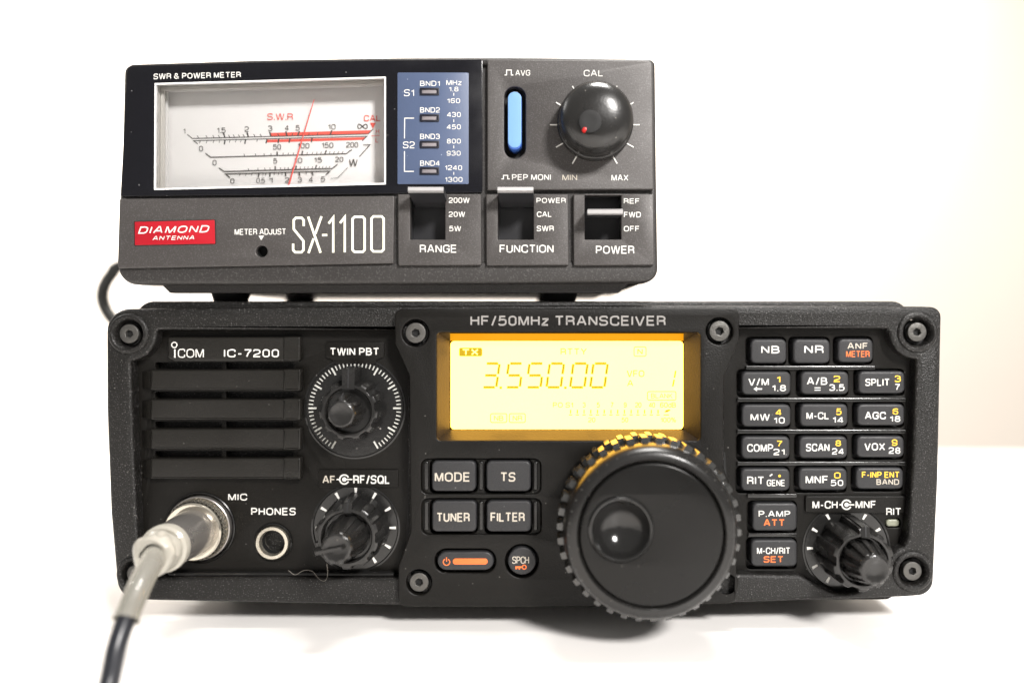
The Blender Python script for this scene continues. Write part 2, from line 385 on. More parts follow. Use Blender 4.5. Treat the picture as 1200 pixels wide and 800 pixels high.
# ---- left sunk panel
lp = MB()
lout = rpoly([(140, 376), (484, 376), (484, 690), (145, 690)])
slots = [rr(182, 424.5+i*34.6, 344, 432.3+i*34.6, 2) for i in range(4)]
lp.plate([lout, circ(234, 618, 41.5), circ(320, 635, 22.5)]+slots, YP, YP+2.4, .25, panel_black, 1)
lp.plate([rpoly([(140, 376), (484, 376), (484, 690), (145, 690)])], YP+4.6, YP+5.4, .05, hole_black, 0)
lp.text('MIC', 267.5, 289.5, 578, 586, YP, white_ink, .028)
lp.text('PHONES', 294.4, 346.6, 594.5, 603.3, YP, white_ink, .03)
for (a, r2, lo, step, nn) in ():
    pass
lp.plate([rpoly([(381.5, 400.5, 1.5), (450, 400.5, 1.5), (450, 418, 1.5), (441, 422, 1), (440, 426), (392, 426), (391, 422, 1), (381.5, 418, 1.5)], 3)], YP-.7, YP+.4, .18, panel_black, 1)
lp.text('TWIN PBT', 386.6, 444.4, 407.4, 416.2, YP-.7, white_ink, .03)
lp.plate([rr(373, 550, 467, 571, 1.5)], YP-.5, YP+.4, .18, panel_black, 1)
lp.text('AF', 378, 393, 557, 566, YP-.5, dim_ink, .03)
def concentric(b, cx, cy, y, x0, x1, m):
    b.stroke([(cx+5.3*math.cos(t), cy+5.3*math.sin(t)) for t in [math.radians(25+310*i/28) for i in range(29)]], 1.7, y, m)
    b.flat([(cx+2.6*math.cos(2*PI*i/16), cy+2.6*math.sin(2*PI*i/16)) for i in range(16)], y, m)
    b.stroke([(x0, cy), (cx-5.3, cy)], 1.5, y, m); b.stroke([(cx+2, cy), (x1, cy)], 1.5, y, m)
concentric(lp, 403.5, 561.4, YP-.5, 394.5, 413, white_ink)
lp.text('RF/SQL', 414, 457, 556.5, 566.6, YP-.5, white_ink, .03)
# soft seam moulding at the left of the recess
lp.plate([rr(196, 671, 462, 675.5, 1)], YP-2.6, YP+.3, .5, gloss_black, 2)
lp.build('side_panel', radio)

# nameplate and grille bars
b = MB()
b.plate([rpoly([(196.5, 395, 3), (351, 395, 2), (351, 423.5, 2), (205, 423.5, 3), (196.5, 419, 2)], 4)], YP-2.2, YP+.5, .5, bar_black, 3)
b.plate([rr(331.5, 394.3, 351.5, 422, 1.5)], YP-2.7, YP, .5, bar_black, 2)
yy = YP-2.2
b.text('COM', 208.5, 239, 408.5, 419, yy, white_ink, .004)
b.stroke([(205, 409), (205, 419)], 1.7, yy, white_ink)
b.stroke([(204.4+3.1*math.cos(2*PI*i/24), 404+3.1*math.sin(2*PI*i/24)) for i in range(24)], 1.2, yy, white_ink, closed=True)
b.text('IC-7200', 262.5, 327, 409, 418.5, yy, white_ink, .028)
b.build('name_plate', radio, 'top bar of the grille carrying the white maker and model lettering')
for i in range(4):
    y0 = 433.3+i*34.6; y1 = y0+24
    b = MB()
    b.plate([rpoly([(176, y0, 1.5), (338, y0, 1.5), (338, y1, 1.5), (176, y1, 1.5)], 3)], YP-2.4, YP+.5, .6, bar_black, 3)
    # sloping left end, glossy raised right end
    yA = YP-2.2; yB = YP-.2
    b.add([(X(176.6, yA), yA, Z(y0+1, yA)), (X(176.6, yA), yA, Z(y1-1, yA)), (X(167, yB), yB, Z(y1-3, yB)), (X(167, yB), yB, Z(y0+2, yB)),
           (X(167, YP+.3), YP+.3, Z(y0+2, YP)), (X(167, YP+.3), YP+.3, Z(y1-3, YP))], [(0, 1, 2, 3), (3, 2, 5, 4), (0, 3, 4), (1, 5, 2)], bar_black)
    b.plate([rr(331.5, y0-.8, 352, y1+.5, 1.5)], YP-3.0, YP, .6, bar_black, 3)
    b.build('grille_bar', radio)
# connecting stub
b = MB()
for i in range(4): b.plate([rr(259.5, 422+i*34.6, 265, 434+i*34.6, 1)], YP+.3, YP+2, .1, panel_black, 1)
b.build('grille_rib', radio)

# ---- right sunk panel
KEYS = [ # x0,y0,x1,y1, texts [(txt,x0,x1,y0,y1,ink,w)]
 (879.5, 397, 922, 425.5, [('NB', 892, 913.5, 405, 414, 'w', .035)]),
 (929.5, 397, 973, 425.5, [('NR', 942.5, 965, 404.5, 414, 'w', .035)]),
 (982, 396.5, 1023.5, 424.5, [('ANF', 993, 1017, 401.5, 409, 'd', .035), ('METER', 991.5, 1019, 411, 418.3, 'o', .012)]),
 (869, 435, 927, 462.5, [('V/M', 877, 901, 443, 451.5, 'w', .03), ('1', 910, 914.5, 440.5, 448.3, 'y', .03), ('1.8', 904.5, 921, 450.7, 458.2, 'w', .03)]),
 (938.5, 435, 995, 462, [('A/B', 945.5, 969.5, 442, 450.7, 'w', .03), ('2', 977, 984.5, 440, 447.5, 'y', .03), ('3.5', 972, 989.5, 450, 457.7, 'w', .03)]),
 (1006, 434.5, 1061, 461, [('SPLIT', 1014, 1042.5, 443.5, 452, 'w', .025), ('3', 1048.5, 1055.5, 439.8, 447.5, 'y', .03), ('7', 1048.5, 1054.3, 449.5, 457, 'w', .03)]),
 (869, 473.5, 927, 500, [('MW', 879.5, 902, 484.5, 492.5, 'w', .03), ('4', 909, 916, 479, 486.5, 'y', .03), ('10', 906.5, 919.5, 488.5, 496, 'w', .03)]),
 (937.5, 473, 994, 499.5, [('M-CL', 945, 971.5, 482.8, 491, 'w', .025), ('5', 980, 986, 478.3, 486, 'y', .03), ('14', 975.5, 988.5, 488, 495.3, 'w', .03)]),
 (1004.5, 473, 1060.5, 498.5, [('AGC', 1013.5, 1038, 482.3, 491, 'w', .03), ('6', 1046, 1052.5, 478.3, 485.5, 'y', .03), ('18', 1042.5, 1055, 487, 494, 'w', .03)]),
 (868.5, 511, 926, 537.5, [('COMP', 875.5, 906, 520, 529, 'w', .025), ('7', 910, 916.5, 516, 523, 'y', .03), ('21', 906.5, 919.5, 525.5, 533, 'w', .03)]),
 (936.5, 511, 993.5, 537, [('SCAN', 944.5, 972, 519.5, 528.5, 'w', .025), ('8', 979, 985.5, 515.5, 522.5, 'y', .03), ('24', 975, 989, 524.8, 532.2, 'w', .03)]),
 (1004, 510.5, 1060, 536, [('VOX', 1013, 1037, 518.7, 527.5, 'w', .03), ('9', 1045, 1051.5, 514.5, 522, 'y', .03), ('28', 1041.5, 1055, 523.8, 531.3, 'w', .03)]),
 (868, 548.5, 926, 575, [('RIT', 875.5, 895.5, 558, 567.3, 'w', .03), ('GENE', 898.5, 920, 561.7, 569.3, 'w', .02)]),
 (936, 548, 993, 574.5, [('MNF', 944, 970.5, 557, 566.3, 'w', .03), ('0', 977.5, 985, 553, 560.3, 'y', .03), ('50', 973.5, 988, 561.8, 569, 'w', .03)]),
 (1003, 547.5, 1059, 573, [('F-INP ENT', 1010, 1054, 552.3, 559.5, 'y', .03), ('BAND', 1027, 1053.5, 561, 567.7, 'd', .03)]),
 (881.5, 589, 934.5, 622, [('P.AMP', 889, 926, 598, 605.3, 'w', .03), ('ATT', 895, 919.5, 608, 616, 'o', .035)]),
 (880, 632, 934.5, 664, [('M-CH/RIT', 887, 926, 641, 648.7, 'w', .02), ('SET', 895, 918, 651, 658.7, 'o', .035)]),
]
INK = {'w': white_ink, 'o': orange_ink, 'y': yellow_ink, 'd': dim_ink}
KY = YP-1.9
rp = MB()
rout = rpoly([(842, 375), (1086, 375), (1082, 500), (1077, 655), (1060, 690), (1040, 702, 10), (950, 702, 10), (930, 690), (842, 690)], 4)
holes = [rr(a-5.5, b_-2.2, c-1.2, d+2.6, 5, 4) for a, b_, c, d, t in KEYS]
led_hole = rr(1037.5, 607, 1056, 618, 4.5)
rp.plate([rout, led_hole]+holes, YP, YP+2.6, .28, panel_black, 2)
rp.plate([rout], YP+4.8, YP+5.6, .05, hole_black, 0)
for (x0, y0, x1, y1) in ((874, 428.6, 1026, 433), (864, 466.2, 1062, 470.6), (864, 503.4, 1062, 507.8), (864, 541, 1062, 545.2), (876, 578.5, 934, 583), (877, 624.6, 934, 629)):
    rp.plate([rr(x0, y0, x1, y1, 1)], YP-.9, YP+.3, .25, gloss_black, 1)
# label ledge over the memory knob
rp.plate([rpoly([(944, 581, 2), (1063, 581, 2), (1061, 601, 2), (1035, 601), (1020, 601), (960, 601, 3), (944, 600, 2)], 3)], YP-1.1, YP+.4, .25, centre_black, 2)
rp.text('M-CH', 952, 981.5, 586.5, 595.5, YP-1.1, white_ink, .025)
concentric(rp, 992, 591, YP-1.1, 983.5, 1001, white_ink)
rp.text('MNF', 1002.5, 1026.5, 586.3, 595.3, YP-1.1, white_ink, .025)
rp.text('RIT', 1038.5, 1056, 594.7, 603.3, YP-1.1, white_ink, .022)
# step between knob field and the lower frame
rp.plate([rr(866, 674.5, 940, 679.5, 1)], YP-2.4, YP+.3, .4, gloss_black, 2)
rp.build('side_panel', radio)
MB().plate([rr(1038.5, 608.3, 1054.5, 616.8, 4)], YP+.4, YP+2.6, .5, led_green, 3).build('indicator_lamp', radio)

for a, b_, c, d, tx in KEYS:
    k = MB()
    k.plate([rr(a, b_, c, d, 6.5, 5)], KY, YP+4.6, .75, key_grey, 4)
    for (t, x0, x1, y0, y1, ink, w) in tx: k.text(t, x0, x1, y0, y1, KY, INK[ink], w)
    if tx[0][0] == 'V/M':
        k.flat([(883, 455.5), (887, 452.6), (887, 454.7), (893, 454.7), (893, 456.4), (887, 456.4), (887, 458.5)], KY, white_ink)
    if tx[0][0] == 'A/B':
        k.stroke([(954.5, 454.2), (961.5, 454.2)], 1.1, KY, white_ink); k.stroke([(954.5, 456.9), (961.5, 456.9)], 1.1, KY, white_ink)
    if tx[0][0] == 'RIT':
        k.stroke([(902, 557.5), (905, 555.2)], 1.5, KY, white_ink); k.flat(circ(913.5, 557.3, 1.6, 10), KY, yellow_ink)
    k.build('key', radio, 'dark grey key marked ' + ' '.join(t[0] for t in tx))

# ---- centre panel
cen_out = rpoly([(462.5, 362, 9), (866, 360.5, 8), (866.5, 398, 8), (848.5, 441, 8), (847, 545, 10), (864.5, 594, 8), (862.5, 706.5, 8), (700, 711, 0), (466.5, 710.5, 9), (467, 664, 8), (481, 622, 8), (479.5, 440, 8), (463, 402, 8)], 5)
disp_hole = rr(512, 389.5, 820.5, 516, 5)
cp = MB()
cen_holes = [disp_hole, circ(487, 390, 16, 36), circ(843.3, 387.8, 16, 36), circ(491, 682, 15, 36), circ(852, 684, 14, 30),
             rr(493.5, 537.5, 634, 578.5, 8), rr(494, 584, 634.5, 626, 8), rr(509.5, 643, 581, 671, 13), circ(611.5, 657.3, 19.5, 40)]
cp.plate([cen_out]+cen_holes, YCN, YCN+5.5, .45, centre_black, 3)
cp.plate([rpoly([(478, 530), (850, 530), (860, 700), (475, 700)])], YCN+5.2, YCN+6, .05, hole_black, 0)
# walls between the keys
for (y0, y1) in ((540, 576), (586.5, 623.5)):
    cp.plate([rr(494.5, y0-2.5, 633.5, y1+2.5, 7), rr(503.5, y0-1.8, 560, y1+1.3, 6), rr(567.5, y0-1.8, 624, y1+1.3, 6)], YCN+1.0, YCN+4.5, .15, centre_black, 1)
    for sx in (499.5, 563.8, 627.8):
        cp.plate([rr(sx-2.6, y0+.5, sx+2.6, y1-2, 2.2)], YCN+.1, YCN+1.6, .4, gloss_black, 2)
cp.text('HF/50MHz TRANSCEIVER', 551.3, 780, 369.8, 381.6, YCN, grey_ink, .032)
cp.build('centre_panel', radio)
for (px, py, r) in ((487, 390, 12), (843.3, 387.8, 12), (491, 682, 11.2)): screw(px, py, r, YCN+1.0)
for (px, py) in ((487, 390), (843.3, 387.8), (491, 682)): MB().lathe(X(px, 1.2), Z(py, 1.2), [(16.6*K(1), YCN+.6), (16.6*K(1), 1.2), (.01, 1.2)], hole_black).build('screw_well', radio)

def key(x0, y0, x1, y1, r, yf, yb, texts, lab, mt=key_grey, bev=.6):
    k = MB(); k.plate([rr(x0, y0, x1, y1, r, 6)], yf, yb, bev, mt, 4)
    for (t, a, b2, c, d, ink, w) in texts: k.text(t, a, b2, c, d, yf, INK[ink], w)
    return k
CK = YCN-1.0
for (x0, y0, x1, y1, t, a, b2, c, d) in ((506, 540, 557.6, 575.5, 'MODE', 509.5, 551, 553, 564), (570, 540, 622, 575.5, 'TS', 586.3, 604, 553, 564),
                                        (506.3, 586.5, 558.5, 622.8, 'TUNER', 511.5, 550.5, 600.3, 611), (570.3, 586.5, 622.4, 622.8, 'FILTER', 574.8, 615, 600, 610.8)):
    key(x0, y0, x1, y1, 6, CK, YCN+4, [(t, a, b2, c, d, 'g', .035)] if False else [(t, a, b2, c, d, 'd', .03)], None).build('key', radio, 'dark grey key marked '+t)
k = MB(); k.plate([rr(512.5, 646, 578.5, 668, 11, 10)], YCN-.6, YCN+4, .6, key_grey, 4)
k.plate([rr(530.5, 654, 571.5, 661.2, 3.4, 6)], YCN-.75, YCN, .12, orange_bar, 1)
yf = YCN-.6
k.stroke([(523.3+3.8*math.cos(math.radians(-60+300*i/20)), 658+3.8*math.sin(math.radians(-60+300*i/20))) for i in range(21)], 1.1, yf, orange_ink)
k.stroke([(523.3, 652.5), (523.3, 657.5)], 1.1, yf, orange_ink)
k.build('power_key', radio, 'rounded power key with an orange bar')
k = MB(); k.plate([circ(611.7, 657, 16.4, 48)], YCN-.8, YCN+4, .55, key_grey, 4)
yf = YCN-.8
k.text('SPCH', 600.3, 620, 651.5, 660, yf, dim_ink, .008)
k.stroke([(614.3+2.3*math.cos(2*PI*i/16), 664+2.3*math.sin(2*PI*i/16)) for i in range(16)], 1.3, yf, orange_ink, closed=True)
k.flat([(604, 663), (611.6, 663), (611.6, 665), (609.5, 665), (609.5, 666.8), (607.8, 666.8), (607.8, 665), (606, 665), (606, 666.4), (604, 666.4)], yf, orange_ink)
k.build('key', radio, 'round dark key marked SPCH with an orange key symbol')

# display: sloped surround + backlit screen
YS = 3.0
b = MB()
o = [(512.4, 389.9), (820.1, 389.9), (820.1, 515.6), (512.4, 515.6)]; i_ = [(527, 398.8), (801.5, 398.8), (801.5, 503.5), (527, 503.5)]
yo = YCN+.35
vs = [at(px, py, yo) for px, py in o]+[at(px, py, YS-.3) for px, py in i_]+[at(px, py, YS+1) for px, py in i_]
b.add(vs, [(0, 1, 5, 4), (1, 2, 6, 5), (2, 3, 7, 6), (3, 0, 4, 7), (4, 5, 9, 8), (5, 6, 10, 9), (6, 7, 11, 10), (7, 4, 8, 11)], bezel_matte)
disp = b.build('display_surround', radio, smooth=False)
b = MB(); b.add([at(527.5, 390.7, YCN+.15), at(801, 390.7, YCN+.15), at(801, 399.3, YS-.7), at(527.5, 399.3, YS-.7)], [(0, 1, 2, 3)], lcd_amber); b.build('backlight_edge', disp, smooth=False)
s = MB()
s.plate([rr(528, 399.6, 800.6, 502.8, 4.5)], YS, YS+1.2, .03, lcd, 0)
def seg7(b, x, ytop, w, h, segs, t, sh, y, m):
    # x = left of bottom, slanted by sh over h
    def P(u, v): return (x+u+sh*(1-v/h), ytop+v)
    g = t*.55; hh = h/2
    S_ = {'a': [(g, t/2), (w-g, t/2)], 'g': [(g, hh), (w-g, hh)], 'd': [(g, h-t/2), (w-g, h-t/2)],
          'f': [(0, g+.6), (0, hh-g)], 'b': [(w, g+.6), (w, hh-g)], 'e': [(0, hh+g), (0, h-g-.6)], 'c': [(w, hh+g), (w, h-g-.6)]}
    for c in segs:
        (u0, v0), (u1, v1) = S_[c]; b.stroke([P(u0, v0), P(u1, v1)], t, y, m)
DG = {'3': 'abgcd', '5': 'afgcd', '0': 'abcdef', '1': 'bc'}
for ch, x in zip('355000', (564.8, 592.3, 616.6, 640.3, 668, 691.5)):
    seg7(s, x, 424.3, 16.6, 30.8, DG[ch], 2.9, 4.2, YS, lcd_dark)
s.flat(rr(585.4, 452.6, 588.4, 455.4, .5, 2), YS, lcd_dark); s.flat(rr(661.0, 452.6, 664, 455.4, .5, 2), YS, lcd_dark)
s.flat(rr(538, 407.3, 565.2, 417.3, 2), YS, lcd_dark); s.text('TX', 542, 560.5, 408.9, 415.8, YS, lcd, .04)
s.text('RTTY', 657, 687.5, 408, 415.6, YS, lcd_pale, .012)
def box(b, x0, y0, x1, y1, m, w=.8): b.stroke(rr(x0, y0, x1, y1, 1.8, 3), w, YS, m, closed=True)
box(s, 743, 406.3, 757, 417.2, lcd_pale); s.text('N', 747, 753, 408.5, 415, YS, lcd_pale, .02)
s.text('VFO', 734.5, 755, 433.6, 441.4, YS, lcd_pale, .012); s.text('A', 735, 742, 445.3, 452.3, YS, lcd_dark, .01)
s.stroke([(791.7, 434.3), (790.3, 442.5)], 1.7, YS, lcd_dark); s.stroke([(789.9, 444.5), (788.3, 452.5)], 1.7, YS, lcd_dark)
box(s, 758.7, 458.5, 792, 468.6, lcd_pale); s.text('BLANK', 763, 788, 460.8, 466.4, YS, lcd_pale, 0)
for t, x0, x1 in (('PO S1', 648, 671.5), ('3', 683, 686.2), ('5', 699.5, 702.7), ('7', 715.5, 718.7), ('9', 731, 734.2), ('20', 744.5, 751.5), ('40', 760.5, 767.5), ('60dB', 773.5, 792)):
    s.text(t, x0, x1, 471.2, 477.2, YS, lcd_pale, .01)
for k in range(14):
    x = 668.7+k*7.87; s.stroke([(x, 479.8), (x, 484.2)], 1.3, YS, lcd_dark if k % 2 else lcd_pale); s.stroke([(x-1.9, 485.8), (x+1.9, 485.8)], .9, YS, lcd_dark)
s.stroke([(777.5, 485.8), (784, 485.8)], .9, YS, lcd_dark)
s.flat([(782+3.4*math.cos(2*PI*i/14)+.6*math.sin(2*PI*i/14), 481-1.5*math.sin(2*PI*i/14)-.8*math.cos(2*PI*i/14)) for i in range(14)], YS, lcd_orange)
for t, x0, x1 in (('20', 689.5, 697.5), ('50', 728.5, 736), ('100%', 774, 792)): s.text(t, x0, x1, 488.8, 494.3, YS, lcd_pale, .01)
box(s, 575, 484.3, 594, 494.6, lcd_pale); s.text('NB', 579, 590, 486.5, 492.6, YS, lcd_pale, .005)
box(s, 597, 484.3, 615.6, 494.6, lcd_pale); s.text('NR', 601, 612, 486.5, 492.6, YS, lcd_pale, .005)
s.build('screen', disp, 'lit yellow screen reading 3.550.00 with RTTY, VFO A and TX', smooth=False)

# ---- main tuning dial
cx, cz = 27.47, HC-54.6
b = MB()
N2 = 84
prof = [(20.5, YCN), (22.6, YCN-1), (22.8, -5.5), (22.8, -19.5)]
b.lathe(cx, cz, prof, lug_black, 96)
def lug(b, a0, a1, ya, yb, r0, r1, tw):
    n = 4; vs = []; fs = []
    for (y, sh) in ((ya, 0), (yb, tw)):
        for r, ins in ((r0, 0), (r1, .16)):
            for k in range(n+1):
                w = (a1-a0)*(1-ins*2); a = a0+(a1-a0)*ins+w*k/n+sh
                vs.append((cx+r*math.cos(a), y+(.35 if (r == r1 and y == ya) else (-.35 if r == r1 else 0))*(-1), cz+r*math.sin(a)))
    q = n+1
    for k in range(n):
        fs.append((q+k, q+k+1, 3*q+k+1, 3*q+k)); fs.append((k, k+1, q+k+1, q+k)); fs.append((2*q+k, 2*q+k+1, 3*q+k+1, 3*q+k))
    fs.append((0, q, 3*q, 2*q)); fs.append((n, q+n, 3*q+n, 2*q+n))
    b.add(vs, fs, lug_black)
NL = 38
st = 2*PI/NL
for i in range(NL):
    lug(b, i*st, i*st+st*.52, -5.2, -12.2, 22.6, 24.3, 0)
    lug(b, i*st+st*.5, i*st+st*1.08, -11.6, -18.8, 22.6, 24.6, 0)
dial = b.build('tuning_dial', radio, 'large round tuning dial with lugged rubber grip and finger dimple', angle=30)
b = MB()
b.lathe(cx, cz, [(22.6, -17.8), (23.1, -18.6), (23.1, -20.2), (22.6, -22.2), (21.7, -23.6), (20.9, -24.1), (19.6, -24.2), (19.1, -23.7), (18.8, -22.7)], ring_black, 120)
for i in range(44):
    a = 2*PI*i/44
    b.stroke([(CX+(cx+r*math.cos(a))*F/(D-23.6), CY+(HC-(cz+r*math.sin(a)))*F/(D-23.6)) for r in (21.5, 21.85)], .9, -23.5, screw_grey, lift=.3)
b.build('grip_ring', dial)
b = MB()
# front disc with finger dimple
dx, dz = X(727.5, -24)-cx, Z(619.7, -24)-cz
k0 = 206/930
q0 = circ(CX+cx*F/(D-24), CY+(HC-cz)*F/(D-24), 18.75/k0, 90)
q1 = circ(727.5, 619.7, 36.5, 60)
b.plate([q0, q1], -24.0, -20.5, .75, dial_black, 4)
b.lathe(cx+dx, cz+dz, [(8.6, -22), (8.45, -24.3), (8.0, -24.75), (7.6, -24.6), (7.2, -23.9), (6.4, -22.8), (5.5, -21.9), (4.6, -21.2), (3.6, -20.6), (2.6, -20.15), (1.5, -19.85), (.02, -19.7)], gloss_black, 72)
b.build('dial_face', dial)

# ---- small control knobs
def dial_disc(px, py, r, y):
    b = MB(); k = K(y); cx, cz = X(px, y), Z(py, y)
    b.lathe(cx, cz, [(r*k+.5, y+1.2), (r*k+.4, y-.25), (r*k-.1, y-.35), (r*k-.4, y-.1), (.02, y-.1)], gloss_black, 80); return b
def ticks(b, px, py, y, r0, r1, degs, w, m, taper=0):
    for d in degs:
        a = math.radians(d); ux, uy = math.sin(a), -math.cos(a); nx, ny = -uy, ux
        w1 = w*(1-taper)
        b.flat([(px+ux*r1+nx*w/2, py+uy*r1+ny*w/2), (px+ux*r1-nx*w/2, py+uy*r1-ny*w/2), (px+ux*r0-nx*w1/2, py+uy*r0-ny*w1/2), (px+ux*r0+nx*w1/2, py+uy*r0+ny*w1/2)], y-.14, m)
def fluted(b, cx, cz, prof, n, depth, m, duty=.55, phase=0, pointer=None, seg=None):
    """prof [(r,y,flute share)]; lobes n"""
    seg = seg or n*14
    vs = []; fs = []
    for (r, y, fl) in prof:
        for k in range(seg):
            a = 2*PI*k/seg; t = ((a-phase)*n/(2*PI)) % 1
            e = min(1, max(0, (abs(t-.5)*2-(1-duty))/.22+.5)); e = e*e*(3-2*e)
            q = r-depth*fl*(1-e)
            if pointer and r > pointer[2]*.5:
                d = (a-pointer[0]+PI) % (2*PI)-PI
                if abs(d) < pointer[1]: q = r+pointer[3]*fl
            vs.append((cx+q*math.cos(a), y, cz+q*math.sin(a)))
    L_ = len(prof)
    for i in range(L_-1):
        for k in range(seg):
            k2 = (k+1) % seg; fs.append((i*seg+k, i*seg+k2, (i+1)*seg+k2, (i+1)*seg+k))
    fs.append(tuple((L_-1)*seg+k for k in range(seg)))
    b.add(vs, fs, m)
def dual_knob(px, py, y, tip, rin, rout, ymid, lab, disc_r, tickf, n=10, inner_ph=0, pt=PI/2, thin=None, tipshape='concave', nin=11, tp=.76):
    b = dial_disc(px, py, disc_r, y); tickf(b)
    root = b.build('control_knob', radio, lab)
    cx, cz = X(px, y), Z(py, y)
    b = MB()
    fluted(b, cx, cz, [(rout*1.0, y-.2, 1), (rout*.985, y-1.5, 1), (rout*.93, ymid+.9, 1), (rout*.90, ymid+.3, .8), (rout*.85, ymid, .3), (rout*.80, ymid-.05, 0), (rout*.735, ymid, 0), (rout*.70, ymid+.4, 0), (rout*.68, ymid+2.2, 0), (.4, ymid+2.2, 0)], n, rout*.13, knob_black, .5, pt, (pt, .17, rout, .55))
    # groove line of the pointer
    ob = b.build('outer_knob', root, angle=32)
    b = MB()
    fluted(b, cx, cz, [(rin*1.04, ymid+2.2, 1), (rin*1.0, ymid-1, 1), (rin*tp, tip+1.5, .8), (rin*tp*.97, tip+.7, .4), (rin*tp*.88, tip+.2, .1), (rin*tp*.78, tip, 0), (rin*tp*.68, tip+.05, 0), (rin*tp*.55, tip+.3, 0), (rin*tp*.3, tip+.45, 0), (.03, tip+.5, 0)], nin, rin*.12, knob_black, .5, inner_ph)
    if tipshape == 'fin':
        a = math.radians(192); ca, sa = math.cos(a), math.sin(a)
        vs = []
        for (u, w_, yy) in ((-2.0, .55, tip+.4), (rin*1.05, .85, tip+.4), (rin*1.05, .85, tip+4), (-2.0, .55, tip+1.2), (-1.6, .35, tip-.7), (rin*.95, .5, tip-.6)):
            for sg in (-1, 1): vs.append((cx+u*ca-sg*w_*sa, yy, cz+u*sa+sg*w_*ca))
        b.add(vs, [(0, 2, 10, 8), (1, 3, 11, 9), (8, 9, 11, 10), (2, 3, 11, 10), (0, 1, 9, 8), (2, 3, 5, 4), (0, 2, 4), (1, 3, 5)], knob_black)
    b.build('inner_knob', root, angle=32)
    # pointer rib on the outer knob
    return root, cx, cz
def pointer_rib(root, cx, cz, a, r0, r1, ya, yb, w=1.15):
    b = MB(); ca, sa = math.cos(a), math.sin(a); vs = []
    for (u, yy, ww) in ((r0, ya, w), (r1, ya+.5, w), (r1+.5, yb, w*1.05), (r0, yb, w)):
        for sg in (-1, 1): vs.append((cx+u*ca-sg*ww*sa, yy, cz+u*sa+sg*ww*ca))
    b.add(vs, [(0, 2, 3, 1), (2, 4, 5, 3), (0, 2, 4, 6), (1, 3, 5, 7), (0, 1, 7, 6)], knob_black)
    vs = []
    for (u, yy, ww) in ((r0+.3, ya-.12, .16), (r1-.1, ya+.35, .16), (r1+.75, ya+2.2, .16)):
        for sg in (-1, 1): vs.append((cx+u*ca-sg*ww*sa, yy, cz+u*sa+sg*ww*ca))
    b.add(vs, [(0, 2, 3, 1), (2, 4, 5, 3)], key_grey)
    b.build('pointer', root)
def t_pbt(b):
    ticks(b, 416, 478, YP, 49, 54.2, [d for d in range(-150, 151, 5) if d % 30], 1.3, tick_ink)
    ticks(b, 416, 478, YP, 44.8, 54.2, [d for d in range(-150, 151, 30)], 2.0, tick_ink)
r_, cx_, cz_ = dual_knob(416, 478, YP, -12.0, 4.5, 9.2, -4.0, 'upper left double knob ringed by a finely divided white scale', 58, t_pbt, n=11, tipshape='concave', nin=9, tp=.9)
pointer_rib(r_, cx_, cz_, PI/2, 6.2, 12.0, -4.2, 3.4, 1.8)
pointer_rib(r_, cx_, cz_, PI/2, 3.2, 4.9, -11.6, -4.0, .8)
def t_af(b):
    ticks(b, 417, 618, YP, 39.5, 47.0, [0, -30, -60, -90, 30, 60, 90, 120, 150, -120, -150], 3.4, white_ink, .35)
r_, cx_, cz_ = dual_knob(417, 618, YP, -18.0, 5.9, 9.9, -7.0, 'lower left double knob with short white marks and a finned tip', 50.5, t_af, n=10, tipshape='fin', nin=10)
pointer_rib(r_, cx_, cz_, PI/2-.04, 7.0, 9.9, -7.3, 3.0)
def t_mch(b):
    ticks(b, 991.6, 642, YP, 39.0, 46.0, [-30, -60, -90, -120, -150, 30, 60, 90, 120, 150], 3.4, white_ink, .35)
r_, cx_, cz_ = dual_knob(991.6, 642, YP, -16.8, 5.9, 9.4, -9.0, 'lower right double knob with short white marks beside the small green lamp', 50, t_mch, n=10, nin=12)
pointer_rib(r_, cx_, cz_, PI/2-.06, 6.6, 9.6, -9.3, 3.0)

# ---- phones socket
b = MB(); k = K(YP); cx, cz = X(320, YP), Z(635, YP)
b.lathe(cx, cz, [(22.6*k, YP+2.4), (22.4*k, YP-.2), (21.2*k, YP-.5), (20*k, YP-.2), (19.6*k, YP+1.5)], gloss_black)
b.lathe(cx, cz, [(19.3*k, YP+2.4), (19.2*k, YP-.6), (18.6*k, YP-1.1), (15.2*k, YP-1.1), (14.2*k, YP-.7), (13.6*k, YP+.3), (13.3*k, YP+3)], nickel)
b.lathe(cx, cz, [(13.5*k, YP+.4), (13.2*k, YP+4.4), (.02, YP+4.4)], hole_black)
b.build('phones_socket', radio)
# ---- mic socket
b = MB(); cx, cz = X(234, YP), Z(618, YP)
b.lathe(cx, cz, [(41.8*k, YP+2.4), (41.6*k, YP-.25), (40.6*k, YP-.45), (39*k, YP), (38.6*k, YP+3.6), (.02, YP+3.6)], gloss_black, 72)
b.lathe(cx, cz, [(37.4*k, YP+3.6), (37.2*k, YP-1.2), (36.2*k, YP-1.4), (35*k, YP-1.1), (34.6*k, YP+2)], nickel_dull, 72)
b.build('microphone_socket', radio)

